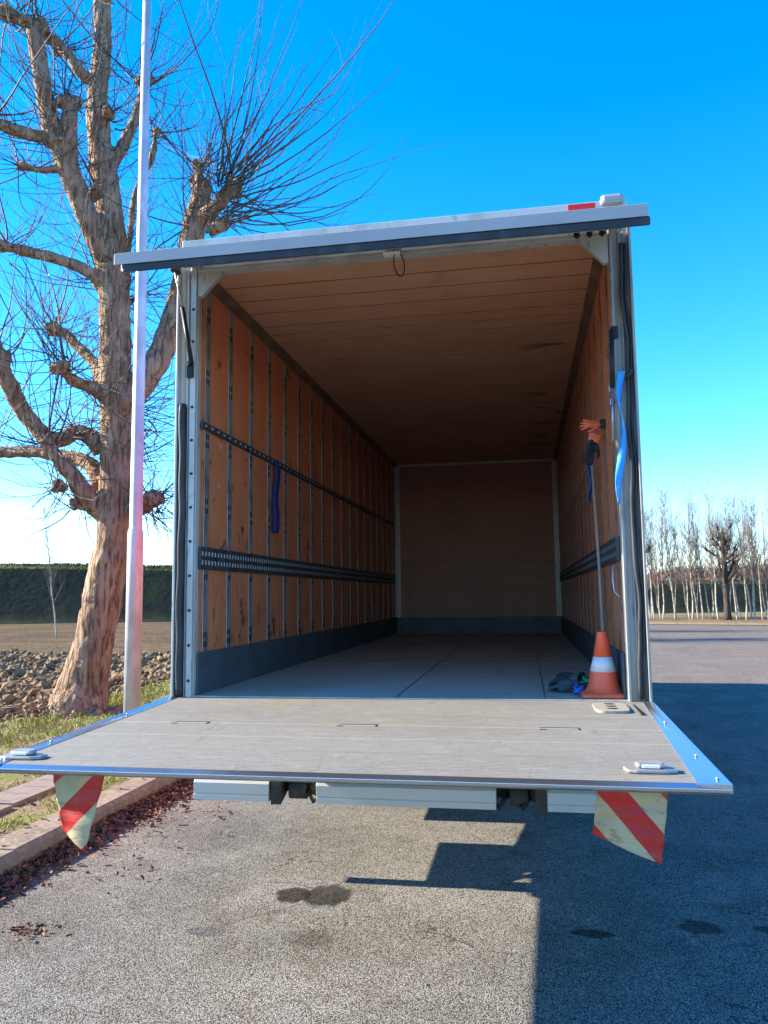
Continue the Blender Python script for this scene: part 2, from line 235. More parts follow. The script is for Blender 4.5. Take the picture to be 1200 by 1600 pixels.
# ------------------------------------------------------------------ mesh helpers
class MB:
    def __init__(s): s.v = []; s.f = []; s.mi = []; s.sm = []
    def add(s, vs, fs, mi=0, sm=False):
        o = len(s.v); s.v += [Vector(v) for v in vs]; s.f += [tuple(i+o for i in f) for f in fs]
        s.mi += [mi]*len(fs); s.sm += [sm]*len(fs); return s
    def box(s, x0, x1, y0, y1, z0, z1, mi=0):
        return s.add([(x0, y0, z0), (x1, y0, z0), (x1, y1, z0), (x0, y1, z0), (x0, y0, z1), (x1, y0, z1), (x1, y1, z1), (x0, y1, z1)],
                     [(0, 3, 2, 1), (4, 5, 6, 7), (0, 1, 5, 4), (1, 2, 6, 5), (2, 3, 7, 6), (3, 0, 4, 7)], mi)
    def prism(s, poly, axis, a, b, mi=0):
        """poly: 2-D outline; axis: 'x','y','z' extruded from a to b"""
        def P(p, t):
            return {'x': (t, p[0], p[1]), 'y': (p[0], t, p[1]), 'z': (p[0], p[1], t)}[axis]
        n = len(poly); vs = [P(p, a) for p in poly]+[P(p, b) for p in poly]
        fs = [tuple(range(n-1, -1, -1)), tuple(range(n, 2*n))]+[(i, (i+1) % n, n+(i+1) % n, n+i) for i in range(n)]
        return s.add(vs, fs, mi)
    def tube(s, pts, rad, n=8, mi=0, sm=True, cap=True, flat=1.0):
        pts = [Vector(p) for p in pts]
        if not hasattr(rad, '__len__'): rad = [rad]*len(pts)
        vs = []; N = None
        for i, p in enumerate(pts):
            t = (pts[min(i+1, len(pts)-1)]-pts[max(i-1, 0)])
            if t.length < 1e-9: t = Vector((0, 0, 1))
            t.normalize()
            if N is None:
                N = t.orthogonal().normalized()
            N = (N-t*N.dot(t)); 
            if N.length < 1e-6: N = t.orthogonal()
            N.normalize(); B = t.cross(N)
            for k in range(n):
                a_ = 2*math.pi*k/n; vs.append(p+(N*math.cos(a_)+B*math.sin(a_)*flat)*rad[i])
        fs = []
        for i in range(len(pts)-1):
            for k in range(n):
                fs.append((i*n+k, i*n+(k+1) % n, (i+1)*n+(k+1) % n, (i+1)*n+k))
        if cap:
            fs.append(tuple(range(n-1, -1, -1))); fs.append(tuple((len(pts)-1)*n+k for k in range(n)))
        return s.add(vs, fs, mi, sm)
    def lathe(s, prof, c, n=24, mi=0, axis='z', sm=True):
        vs = []
        for r_, h in prof:
            for k in range(n):
                a_ = 2*math.pi*k/n; x, y = r_*math.cos(a_), r_*math.sin(a_)
                v = {'z': (x, y, h), 'x': (h, x, y), 'y': (x, h, y)}[axis]; vs.append(Vector(v)+Vector(c))
        fs = [(i*n+k, i*n+(k+1) % n, (i+1)*n+(k+1) % n, (i+1)*n+k) for i in range(len(prof)-1) for k in range(n)]
        fs.append(tuple(range(n-1, -1, -1))); fs.append(tuple((len(prof)-1)*n+k for k in range(n)))
        return s.add(vs, fs, mi, sm)
    def build(s, name, mats, parent=None, label=None, bevel=0, kind=None, cat=None, group=None):
        if not isinstance(mats, (list, tuple)): mats = [mats]
        xs = [v.x for v in s.v]; ys = [v.y for v in s.v]; zs = [v.z for v in s.v]
        c = Vector(((min(xs)+max(xs))/2, (min(ys)+max(ys))/2, min(zs) if parent is None else (min(zs)+max(zs))/2))
        if kind in ('structure', 'stuff') and parent is None: c = Vector((0, 0, 0))
        me = bpy.data.meshes.new(name); me.from_pydata([v-c for v in s.v], [], s.f)
        for m_ in mats: me.materials.append(m_)
        me.polygons.foreach_set('material_index', s.mi); me.polygons.foreach_set('use_smooth', s.sm); me.update()
        o = bpy.data.objects.new(name, me); COL.objects.link(o)
        pw = WORLD.get(parent.name, Vector((0, 0, 0))) if parent else Vector((0, 0, 0))
        o.location = c-pw; WORLD[o.name] = c
        if parent: o.parent = parent
        if bevel:
            b = o.modifiers.new('bevel', 'BEVEL'); b.width = bevel; b.segments = 2; b.limit_method = 'ANGLE'; b.angle_limit = R(40)
        tag(o, label, cat, group, kind)
        return o
WORLD = {}
def tag(o, label=None, cat=None, group=None, kind=None):
    if label: o['label'] = label
    if cat: o['category'] = cat
    if group: o['group'] = group
    if kind: o['kind'] = kind
def empty(name, loc, label, cat, group=None):
    o = bpy.data.objects.new(name, None); COL.objects.link(o); o.location = loc; o.empty_display_size = 0.2
    WORLD[o.name] = Vector(loc); tag(o, label, cat, group); return o
def copy_tree(o, parent=None):
    c = o.copy(); COL.objects.link(c); c.parent = parent
    for ch in [q for q in bpy.data.objects if q.parent == o]: copy_tree(ch, c)
    return c
def V(*a_): return Vector(a_)
def lerp(a_, b_, t): return a_+(b_-a_)*t

# ------------------------------------------------------------------ ground, road, kerb, verge
g = MB(); g.add([(-900, -900, -0.03), (900, -900, -0.03), (900, 1500, -0.03), (-900, 1500, -0.03)], [(0, 1, 2, 3)])
g.build('ground', M['soil'], kind='structure')
def far_edge(x): return 39.6-0.46*(x-6) if x > -2 else 43.3
g = MB(); g.add([(-2.35, -40, 0), (80, -40, 0), (80, far_edge(80), 0), (6, far_edge(6), 0), (-2.45, far_edge(-2), 0)], [(0, 1, 2, 3, 4)])
g.build('road', M['asphalt'], kind='structure')
# paler repaired course across the far part of the yard
g = MB(); g.add([(-2.3, 9.6, 0.004), (80, 9.2, 0.004), (80, far_edge(80)-0.6, 0.004), (6, far_edge(6)-0.4, 0.004), (-2.35, 42.6, 0.004)], [(0, 1, 2, 3, 4)])
g.build('road_far_course', M['patch'], kind='structure')
# left kerb: separate stones butted end to end
kb = MB()
y = -6.0; i = 0
while y < 43:
    random.seed(100+i); j = random.uniform(-0.006, 0.006); jz = random.uniform(-0.005, 0.005)
    y1 = y+0.994
    kb.prism([(-2.335+j, -0.02), (-2.335+j, 0.105+jz), (-2.365+j, 0.132+jz), (-2.59, 0.132+jz), (-2.59, -0.02)], 'y', y, y1); y += 1.0; i += 1
kb.build('kerb', M['concrete'], kind='structure')
# right far kerb strip along the far verge
kb = MB()
x = -2.0
while x < 70:
    x1 = x+2; a0, a1 = far_edge(x) if x > 0 else 43, far_edge(x1) if x1 > 0 else 42.4
    kb.add([(x, a0-0.05, 0), (x1, a1-0.05, 0), (x1, a1-0.05, 0.10), (x, a0-0.05, 0.10), (x1, a1+0.25, 0.10), (x, a0+0.25, 0.10)], [(0, 1, 2, 3), (3, 2, 4, 5)]); x += 2
kb.build('far_kerb', M['concrete'], kind='structure')
# raised verge, sloping down to the field
vg = MB(); nx, ny = 60, 150
for j in range(ny+1):
    yy = -6+j*49/ny
    for i in range(nx+1):
        t = i/nx; xx = -2.59-t*4.4
        z = 0.125 if xx > -5.2 else 0.125-0.155*min(1, (-5.2-xx)/1.5)
        z += 0.03*noise.noise(V(xx*1.3, yy*1.3, 0))*min(1, t*6)+0.015*noise.noise(V(xx*6, yy*6, 3))*min(1, t*6)
        vg.v.append(V(xx, yy, z))
for j in range(ny):
    for i in range(nx):
        k = j*(nx+1)+i; vg.f.append((k, k+nx+1, k+nx+2, k+1)); vg.mi.append(0); vg.sm.append(True)
vg.build('verge', M['verge'], kind='structure')
# far verge on the right, under the trees, covered in leaves
fv = MB(); 
for k in range(40):
    x0, x1 = -2+k*2.0, k*2.0
    e0, e1 = (far_edge(x0) if x0 > 0 else 43), (far_edge(x1) if x1 > 0 else 42.5)
    fv.add([(x0, e0+0.25, 0.09), (x1, e1+0.25, 0.09), (x1, e1+4.5, 0.12), (x0, e0+4.5, 0.12), (x1, e1+6.5, -0.03), (x0, e0+6.5, -0.03)], [(0, 1, 2, 3), (3, 2, 4, 5)])
M['leafy'] = mat('leaf_strewn_verge', (0.20, 0.11, 0.055), 0.95, 0, [((0.11, 0.10, 0.04), 0.8, 0.45, 0.6, one, 0.8), ((0.30, 0.18, 0.10), 4, 0.5, 0.65, one, 0.7)], (8, 0.8, 0.05, one))
fv.build('far_verge', M['leafy'], kind='structure')
# field strips beyond the verge: ploughed bed, then dry turf
M['bed'] = mat('ploughed_bed', (0.15, 0.12, 0.085), 0.95, 0, [((0.08, 0.065, 0.05), 2, 0.4, 0.6, one, 0.7)], (6, 1.0, 0.08, one))
fl = MB(); nx, ny = 60, 50
for j in range(ny+1):
    for i in range(nx+1):
        xx = -6.6-i*0.5; yy = -2+j*0.38
        edge = min(1, i/3, j/3, (nx-i)/3, (ny-j)/3)
        fl.v.append(V(xx, yy, -0.025+edge*(0.05+0.10*noise.noise(V(xx*0.9, yy*0.9, 5))+0.08*noise.noise(V(xx*2.5, yy*2.5, 8)))))
for j in range(ny):
    for i in range(nx):
        k = j*(nx+1)+i; fl.f.append((k, k+nx+1, k+nx+2, k+1)); fl.mi.append(0); fl.sm.append(True)
fl.build('ploughed_field', M['bed'], kind='structure')
M['turf'] = mat('dry_turf', (0.125, 0.08, 0.045), 1.0, 0, [((0.06, 0.042, 0.028), 0.35, 0.48, 0.6, (0.6, 1.5, 1), 0.7), ((0.07, 0.08, 0.03), 0.9, 0.5, 0.62, (0.6, 1.5, 1), 0.6), ((0.20, 0.15, 0.10), 5, 0.52, 0.7, one, 0.6)], (5, 1.0, 0.08, one))
fl = MB(); fl.add([(-120, 17.0, -0.022), (-6.7, 17.0, -0.022), (-2.9, 44, -0.022), (-12, 52, -0.022), (-120, 52, -0.022)], [(0, 1, 2, 3, 4)])
fl.build('dry_field', M['turf'], kind='structure')
# levee / grass bank
bk = MB(); prof = [(0, -0.03), (1.2, 0.25), (5.0, 3.9), (5.6, 4.2), (5.9, 4.3), (8.6, 4.3), (9.2, 4.1), (14, -0.03)]
path = [(-150, 5), (-90, 27), (-35.7, 45.7), (-23.6, 49.0), (-5, 55), (10.3, 62.0), (40, 72), (90, 92), (160, 120)]
hts = [5.0, 4.9, 4.5, 4.15, 3.4, 2.75, 2.25, 2.1, 2.0]
fine = []
for k in range(len(path)-1):
    for q in range(24 if abs(path[k][0]) < 50 else 8):
        t = q/(24 if abs(path[k][0]) < 50 else 8); fine.append((lerp(path[k][0], path[k+1][0], t), lerp(path[k][1], path[k+1][1], t), lerp(hts[k], hts[k+1], t)))
nprof = []
for k in range(len(prof)-1):
    st = 8 if k == 1 else 2
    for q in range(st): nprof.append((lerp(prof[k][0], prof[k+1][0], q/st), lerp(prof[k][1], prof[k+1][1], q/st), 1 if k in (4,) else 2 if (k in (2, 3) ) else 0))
nprof.append((prof[-1][0], prof[-1][1], 0))
for (bx, by, h) in fine:
    for (d, z, _) in nprof:
        nn = 0.14*noise.noise(V(bx*0.25, d*0.5, 1))+0.05*noise.noise(V(bx*0.9, d*1.2, 7)) if 0.3 < d < 5.2 else 0.05*noise.noise(V(bx*0.4, d, 2))
        bk.v.append(V(bx-0.36*(d+nn), by+0.93*(d+nn), z*h/4.3 if z > 0 else z))
n_ = len(nprof)
for j in range(len(fine)-1):
    for i in range(n_-1):
        k = j*n_+i; bk.f.append((k, k+n_, k+n_+1, k+1)); bk.mi.append(nprof[i][2]); bk.sm.append(True)
bk.build('grass_bank', [M['bank'], M['bank_top'], M['bank_sunlit_rim']], kind='structure')

# ------------------------------------------------------------------ stuff: clods, grass, leaves
ICO = None
def ico():
    global ICO
    if ICO: return ICO
    import bmesh
    b = bmesh.new(); bmesh.ops.create_icosphere(b, subdivisions=2, radius=1.0)
    b.verts.ensure_lookup_table(); ICO = ([v.co.copy() for v in b.verts], [tuple(v.index for v in f.verts) for f in b.faces]); b.free(); return ICO
iv, if_ = ico()
random.seed(5); ck = MB()
def ico1():
    import bmesh
    b = bmesh.new(); bmesh.ops.create_icosphere(b, subdivisions=1, radius=1.0); b.verts.ensure_lookup_table()
    q = ([v.co.copy() for v in b.verts], [tuple(v.index for v in f.verts) for f in b.faces]); b.free(); return q
I1 = ico1()
def lump(mb, c, r, mi=0, sq=0.65, sm=False, amp=0.45, geo_=None):
    iv, if_ = geo_ or ico()
    s_ = random.uniform(0, 100); rot = Matrix.Rotation(random.uniform(0, 6.3), 3, 'Z') @ Matrix.Rotation(random.uniform(-0.5, 0.5), 3, 'X')
    ax = V(random.uniform(0.75, 1.3), random.uniform(0.7, 1.1), sq*random.uniform(0.7, 1.2))
    vs = []
    for v in iv:
        q = v*(1+amp*noise.noise(v*1.6+V(s_, 0, 0))+amp*0.5*noise.noise(v*4+V(0, s_, 0)))
        vs.append(c+(rot @ Vector((q.x*ax.x, q.y*ax.y, q.z*ax.z)))*r)
    mb.add(vs, if_, mi, sm)
for k in range(14000):
    yy = random.uniform(1.5, 17.2); xx = random.uniform(-5.9, -5.9-0.62*(yy+9))
    r_ = random.choice((0.02, 0.025, 0.03, 0.035, 0.045, 0.055, 0.07, 0.11))*random.uniform(0.7, 1.25)
    if xx > -6.4: r_ *= 0.6
    lump(ck, V(xx, yy, 0.03+r_*0.25+0.10*noise.noise(V(xx*0.9, yy*0.9, 5))+0.08*noise.noise(V(xx*2.5, yy*2.5, 8))), r_, sq=0.8, amp=0.8, geo_=I1)
ck.build('earth_clods', M['clod'], kind='stuff', label='grey brown ploughed earth clods heaped behind the big tree', cat='clods')
random.seed(6); gr = MB()
def patch(xx, yy): return noise.noise(V(xx*1.1, yy*1.1, 20))+0.5*noise.noise(V(xx*3.3, yy*3.3, 30))
cnt = 0
while cnt < 34000:
    yy = random.uniform(-1.5, 13.5); xx = random.uniform(-5.9, -2.62)
    pv = patch(xx, yy)
    if pv < -0.02 and random.random() > 0.10: continue
    if xx < -3.3 and xx > -4.0 and pv < 0.25 and random.random() > 0.08: continue
    if -3.34 < xx < -2.96 and -0.2 < yy < 1.95: continue
    h = random.uniform(0.02, 0.06)*(1 if xx > -4.9 else 1.6); a_ = random.uniform(0, 6.3); wd = random.uniform(0.002, 0.005)
    z = 0.12 if xx > -5.2 else 0.12-0.155*min(1, (-5.2-xx)/1.5)
    dx, dy = math.cos(a_)*wd, math.sin(a_)*wd; l1, l2 = random.uniform(-1, 1)*h*0.8, random.uniform(-1, 1)*h*0.8
    gr.add([(xx-dx, yy-dy, z), (xx+dx, yy+dy, z), (xx+l1*0.5+dx*0.6, yy+l2*0.5+dy*0.6, z+h*0.7), (xx+l1, yy+l2, z+h)], [(0, 1, 2), (0, 2, 3)]); cnt += 1
gr.build('grass', M['grass'], kind='stuff', label='short green and straw coloured grass tufts on the verge', cat='grass')
random.seed(7); lf = MB()
def leaf(c, sz, lift=1.0):
    a_ = random.uniform(0, 6.3); t1 = random.uniform(-0.9, 0.9)*lift; t2 = random.uniform(-0.9, 0.9)*lift
    m3 = Matrix.Rotation(a_, 3, 'Z') @ Matrix.Rotation(t1, 3, 'X') @ Matrix.Rotation(t2, 3, 'Y')
    cu = random.uniform(-0.4, 0.6)*sz
    pts = [(-sz, 0, 0), (-0.4*sz, -0.55*sz, cu), (0.5*sz, -0.4*sz, cu), (sz, 0, 0), (0.5*sz, 0.4*sz, cu*0.8), (-0.4*sz, 0.55*sz, cu*0.6), (0, 0, 0.0)]
    lf.add([c+m3 @ Vector(p) for p in pts], [(0, 1, 6), (1, 2, 6), (2, 3, 6), (3, 4, 6), (4, 5, 6), (5, 0, 6)])
for k in range(5200):
    yy = random.uniform(-1.0, 6.5); w_ = abs(random.gauss(0, 0.15 if yy > 1 else 0.10)); xx = -2.32+w_
    if random.random() < 0.015: xx = -2.3+random.uniform(0, 0.8)
    leaf(V(xx, yy, 0.008+random.uniform(0, 0.05)*max(0, 1-w_/0.25)), random.uniform(0.012, 0.03))
for k in range(1300):
    yy = random.uniform(-1, 8); xx = random.uniform(-5.5, -2.4); leaf(V(xx, yy, 0.14), random.uniform(0.012, 0.028), 0.5)
for k in range(60):
    yy = random.gauss(0.9, 0.6); xx = -1.9+random.gauss(0, 0.2); leaf(V(xx, yy, 0.006), random.uniform(0.01, 0.02), 0.3)
for k in range(60): leaf(V(random.gauss(-1.75, 0.07), random.gauss(-0.75, 0.05), 0.006), random.uniform(0.01, 0.02), 0.4)
for k in range(60): leaf(V(random.uniform(-2.2, 3), random.uniform(-1.6, 3), 0.006), random.uniform(0.004, 0.012), 0.4)
lf.build('fallen_leaves', M['leaf'], kind='stuff', label='reddish brown dead leaves drifted against the kerb', cat='leaves')
# dry leaf heap at the tree's foot is part of the same litter
# drain slabs set in the verge
for (x0, x1, y0, y1, lb) in ((-3.30, -2.98, -0.15, 0.86, 'weathered concrete drain slab in the verge nearest the left photo edge'), (-3.32, -3.0, 0.90, 1.9, 'weathered concrete drain slab beside the kerb behind the striped cloth')):
    d = empty('drain_cover', ((x0+x1)/2, (y0+y1)/2, 0.12), lb, 'drain cover', 'concrete drain covers in the verge')
    b = MB(); b.box(x0, x1, y0, y1, 0.10, 0.155); 
    for k in range(5): b.box(x0+0.06, x1-0.06, y0+0.05+k*(y1-y0-0.12)/4, y0+0.05+k*(y1-y0-0.12)/4+0.005, 0.150, 0.1562, 1)
    b.build('slab', [M['slab'], M['dark_grime']], d)

random.seed(12); bt = MB()
for k in range(7000):
    seg = random.choice((0, 0, 1)); a0, a1 = (2, 3) if seg == 0 else (5, 6)
    t = random.uniform(-0.55, 1.0) if seg == 0 else random.uniform(0, 1.2); bx = lerp(path[a0][0], path[a1][0], t); by = lerp(path[a0][1], path[a1][1], t)
    if seg == 0 and t < 0: bx = lerp(path[2][0], path[1][0], -t); by = lerp(path[2][1], path[1][1], -t)
    if seg == 1 and t > 1: bx = lerp(path[6][0], path[7][0], t-1); by = lerp(path[6][1], path[7][1], t-1)
    hh = (lerp(hts[2], hts[3], t) if t > 0 else lerp(hts[2], hts[1], -t)) if seg == 0 else (lerp(hts[5], hts[6], t) if t < 1 else lerp(hts[6], hts[7], t-1))
    d = random.uniform(4.75, 6.1); z = (min(d/5.6, 1.0)*4.25 if d > 1.2 else 0.25*d/1.2)*hh/4.3; z = (0.25+(d-1.2)/3.8*3.65)*hh/4.3 if 1.2 < d < 5.0 else z
    hgt = random.uniform(0.10, 0.30)*(1 if noise.noise(V(bx*0.3, d, 0)) > -0.1 else 0.5); c = V(bx-0.36*d, by+0.93*d, z-0.05); w2 = random.uniform(0.02, 0.05)
    l1 = random.uniform(-0.15, 0.15); bt.add([c+V(-w2, 0, 0), c+V(w2, 0, 0), c+V(l1, random.uniform(-0.1, 0.1), hgt+0.05)], [(0, 1, 2)])
bt.build('bank_grass_tufts', M['bank_sunlit_rim'], kind='stuff', label='rough olive grass tufts along the crest of the bank', cat='grass')

# ------------------------------------------------------------------ TRUCK
IX = 1.23; ZF = 1.05; H = 2.59; ZC = ZF+H; L = 7.47; OX = 1.30
T = empty('box_truck', (0, 3.5, 0), 'open backed box truck with plywood lined cargo box and lowered tail lift', 'truck')
b = MB(); b.box(-IX, IX, 0.03, L, 0.93, ZF)
FLO = b.build('cargo_floor', M['floor_ply'], T)
b = MB()
for xx, kx in ((-0.03, 0.004), (0.80, 0.003)): b.box(xx-kx*0.6, xx+kx*0.6, 0.04, L-0.02, ZF, ZF+0.002)
for yy in (2.5, 5.0): b.box(-IX+0.02, IX-0.02, yy-0.002, yy+0.002, ZF, ZF+0.0015)
b.build('floor_seam', M['black'], FLO)
b = MB(); b.box(-IX-0.01, IX+0.01, -0.012, 0.03, 0.94, ZF+0.004)
b.build('threshold', mat('worn_threshold', (0.50, 0.46, 0.38), 0.5, 0.3, [((0.25, 0.22, 0.18), 15, 0.5, 0.7, one, 0.6)]), T, bevel=0.004)
def holes(mb, x, sgn, y0, y1, z0, z1, cells_y, cells_z, hole, th=0.0):
    """perforated sheet on plane x facing -sgn ... cells given as sorted cut lists, hole(i,j) True leaves a gap"""
    for i in range(len(cells_y)-1):
        for j in range(len(cells_z)-1):
            if hole(i, j): continue
            q = [(x, cells_y[i], cells_z[j]), (x, cells_y[i+1], cells_z[j]), (x, cells_y[i+1], cells_z[j+1]), (x, cells_y[i], cells_z[j+1])]
            mb.add(q, [(0, 1, 2, 3)])
STR = [0.11, 0.50, 0.92, 1.33, 1.75, 2.16, 2.58, 2.99, 3.41, 3.82, 4.24, 4.65, 5.07, 5.48, 5.90, 6.31, 6.73, 7.14]
for sg, nm in ((-1, 'left'), (1, 'right')):
    b = MB(); x0, x1 = sg*(IX+0.02), sg*OX
    b.box(min(x0, x1), max(x0, x1), 0.03, L+0.05, 0.95, ZC+0.12)
    SW = b.build('side_wall', M['red'], T, 'red painted outer side wall')
    b = MB(); x0, x1 = sg*IX, sg*(IX+0.02)
    ys = [0.0+0.06]+STR+[L-0.05]
    # plywood boards between the slotted posts (each board its own slab, hairline joints)
    for k in range(len(ys)-1):
        b.box(min(x0, x1), max(x0, x1), ys[k]+(0.001 if k else 0), ys[k+1]-0.002, ZF, ZC)
    PL = b.build('plywood_lining', M['ply_wall'], SW)
    xf = sg*(IX-0.004)
    for si, ys0 in enumerate(STR):
        cy = [ys0, ys0+0.016, ys0+0.032, ys0+0.046, ys0+0.062, ys0+0.078]
        cz = [1.30]; spots = [1.37, 1.78, 2.19, 2.60, 3.01, 3.42]; hz = set()
        for zc in spots:
            for (a0, a1) in ((zc-0.045, zc-0.012), (zc+0.012, zc+0.045)):
                if a0 > 1.31: cz += [a0, a1]; hz.add(round(a0, 3))
        cz.append(ZC-0.03); b = MB()
        holes(b, xf, sg, 0, 0, 0, 0, cy, cz, lambda i, j: i in (1, 3) and round(cz[j], 3) in hz)
        # folded edges of the post
        for ya in (cy[0], cy[-1]):
            b.add([(xf, ya, 1.30), (sg*IX, ya, 1.30), (sg*IX, ya, ZC-0.03), (xf, ya, ZC-0.03)], [(0, 1, 2, 3)])
        b.add([(xf, cy[0]+0.002, 1.30)]*0, [])
        b.box(min(xf, xf+sg*-0.0025), max(xf, xf+sg*-0.0025), cy[0]-0.004, cy[0]-0.0002, 1.30, ZC-0.03, 2)  # added lip strip whose pale colour paints the left posts' edge highlight
        P = b.build('slotted_post', [M['galv'], M['hole'], M['postlip_glint'] if sg < 0 else M['galv']], SW)
        b = MB(); b.add([(sg*(IX-0.0008), cy[0]+0.002, 1.31), (sg*(IX-0.0008), cy[-1]-0.002, 1.31), (sg*(IX-0.0008), cy[-1]-0.002, ZC-0.04), (sg*(IX-0.0008), cy[0]+0.002, ZC-0.04)], [(0, 1, 2, 3)])
        # near-black sheet, the slots' inner shade put in as colour; joins the post's mesh
        me = P.data; off = WORLD[P.name]
        import bmesh as _bm
        bm_ = _bm.new(); bm_.from_mesh(me); vs_ = [bm_.verts.new(v-off) for v in b.v]; f_ = bm_.faces.new(vs_); f_.material_index = 1
        bm_.to_mesh(me); bm_.free()
    # kick plate
    b = MB(); x0, x1 = sg*(IX-0.012), sg*(IX-0.0005); b.box(min(x0, x1), max(x0, x1), 0.035, L-0.012, ZF+0.003, 1.298)
    b.build('kick_plate', M['kick'], T, bevel=0.003)
    # lower double lashing rail (1.79-1.93) with two rows of slots
    def rail(z0, z1, rows, pitch, y0, y1, mf, mback, xo=0.022, hw=0.5, name='lashing_rail', par=None):
        b = MB(); xr = sg*(IX-xo); cy = [y0]; n = int((y1-y0)/pitch)
        for k in range(n): cy += [y0+(k+0.5-hw/2)*pitch, y0+(k+0.5+hw/2)*pitch]
        cy.append(y1); cz = [z0]; hh = (z1-z0)/(rows*2+1)
        for k in range(rows): cz += [z0+(z1-z0)*(2*k+1)/(2*rows+1), z0+(z1-z0)*(2*k+2)/(2*rows+1)]
        cz.append(z1)
        holes(b, xr, sg, 0, 0, 0, 0, cy, cz, lambda i, j: i % 2 == 1 and j % 2 == 1)
        for zz in (z0, z1): b.add([(xr, y0, zz), (sg*(IX-0.004), y0, zz), (sg*(IX-0.004), y1, zz), (xr, y1, zz)], [(0, 1, 2, 3)])
        b.add([(xr, y0, z0), (xr, y0, z1), (sg*(IX-0.004), y0, z1), (sg*(IX-0.004), y0, z0)], [(0, 1, 2, 3)])
        b.add([(sg*(IX-xo+0.004), y0+0.002, z0+0.002), (sg*(IX-xo+0.004), y1, z0+0.002), (sg*(IX-xo+0.004), y1, z1-0.002), (sg*(IX-xo+0.004), y0+0.002, z1-0.002)], [(0, 1, 2, 3)], 1)
        return b.build(name, [mf, mback], T)
    rail(1.797, 1.932, 2, 0.05, 0.035, L-0.2, M['galv_dark'], M['slotback'], hw=0.45)
    if sg < 0: rail(2.664, 2.706, 1, 0.10, 0.04, L-0.2, M['galv_dark'], M['slotback'], hw=0.30)
    # corner trim under the ceiling
    b = MB(); x0, x1 = sg*(IX-0.05), sg*(IX-0.0045); b.prism([(sg*(IX-0.0045), ZC-0.055), (sg*(IX-0.0045), ZC-0.001), (sg*(IX-0.055), ZC-0.001)], 'y', 0.05, L-0.02)
    b.build('ceiling_trim', mat('brown_corner_trim_'+nm, (0.20, 0.11, 0.06), 0.7, 0, [((0.1, 0.05, 0.03), 8, 0.45, 0.6, one, 0.6)]), T)
# ceiling of separate boards
b = MB(); yy = 0.06; random.seed(3); wds = []
while yy < L:
    w_ = random.choice((0.19, 0.24, 0.24, 0.28)); b.box(-IX, IX, yy, min(yy+w_-0.018, L), ZC, ZC+0.0035); yy += w_
b.box(-IX, IX, 0.06, L, ZC+0.004, ZC+0.06, 1)
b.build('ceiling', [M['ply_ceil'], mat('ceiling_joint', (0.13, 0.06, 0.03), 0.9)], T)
b = MB(); b.box(-OX-0.02, OX+0.02, 0.06, L+0.07, ZC+0.125, ZC+0.17); b.build('roof', M['white'], T, bevel=0.02)
# front bulkhead
b = MB(); zz = ZF; 
for z0, z1 in ((ZF, 1.72), (1.722, 2.105), (2.109, ZC)): b.box(-IX, IX, L, L+0.03, z0, z1)
b.box(-OX+0.002, OX-0.002, L+0.031, L+0.06, 0.95, ZC+0.12, 1)
b.build('front_wall', [M['ply_front'], M['black']], T)
b = MB(); b.box(-IX+0.013, IX-0.013, L-0.012, L-0.001, ZF+0.003, 1.298); b.build('kick_plate', M['kick'], T)
b = MB(); b.box(-IX+0.02, IX-0.02, L-0.03, L-0.001, ZC-0.035, ZC-0.002); b.build('front_header', M['white'], T)
for sg in (-1, 1):
    b = MB(); x0, x1 = sorted((sg*(IX-0.006), sg*(IX-0.075))); b.box(x0, x1, L-0.02, L-0.003, 1.30, ZC-0.037)
    x2, x3 = sorted((sg*(IX-0.006), sg*(IX-0.022))); b.box(x2, x3, L-0.09, L-0.0205, 1.30, ZC-0.037)
    P = b.build('front_corner_post', M['white'], T)
    for k in range(22): MB().lathe([(0.006, L-0.0215), (0.006, L-0.0245)], (sg*(IX-0.045), 0, 1.36+k*0.10), 8, axis='y').build('rivet', M['black'], P)
# rear frame posts
for sg in (-1, 1):
    b = MB()
    def bx(xa, xb, ya, yb, za, zb, mi=0): b.box(min(sg*xa, sg*xb), max(sg*xa, sg*xb), ya, yb, za, zb, mi)
    pm = M['white'] if sg < 0 else M['greypost']
    bx(1.232, 1.345, 0.001, 0.058, 0.98, ZC+0.11)
    bx(1.236, 1.272 if sg < 0 else 1.252, -0.022, -0.0, 1.0, ZC+0.04)       # inner flange with bolts
    bx(1.338, 1.352, -0.05, 0.0, 1.0, ZC+0.04)         # outer lip
    bx(1.285, 1.296, -0.014, 0.0, 1.0, ZC+0.02)
    bx(1.310, 1.320, -0.010, 0.0, 1.0, ZC+0.02)
    P = b.build('rear_post', pm, T, bevel=0.003)
    for k in range(12 if sg < 0 else 0): MB().lathe([(0.009, -0.023), (0.009, -0.0265), (0.003, -0.027)], (sg*1.254, 0, 1.14+k*0.205), 10, axis='y').build('bolt', M['dark_grime'], P)
    # rubber seal of the lower part, wavy
    b = MB(); zt = 2.80 if sg < 0 else 3.58
    pts = []; rad = []
    nseg = 40
    for k in range(nseg+1):
        z = lerp(1.06, zt, k/nseg); wob = 0.004*math.sin(z*5)+0.003*math.sin(z*17)
        if sg > 0: wob += 0.008*math.exp(-((z-1.35)/0.06)**2)+0.006*math.sin(z*9)
        pts.append((sg*(1.311+wob if sg < 0 else 1.300+wob), -0.030, z)); rad.append(0.024 if sg < 0 else 0.011)
    b.tube(pts, rad, 10); 
    if sg < 0:
        b.box(-1.337, -1.288, -0.022, -0.0145, 1.0, 2.78)
    else:
        pts2 = [(p_[0]+0.022, -0.026, p_[2]) for p_ in pts]; b.tube(pts2, 0.008, 8)
    b.build('rubber_seal', M['rubber'], P)
    if sg > 0:
        b = MB(); b.tube([(1.325, -0.045, 2.84), (1.31, -0.06, 2.82), (1.29, -0.055, 2.80), (1.27, -0.05, 2.83)], 0.012, 8); b.build('hook', M['dark_grime'], P)
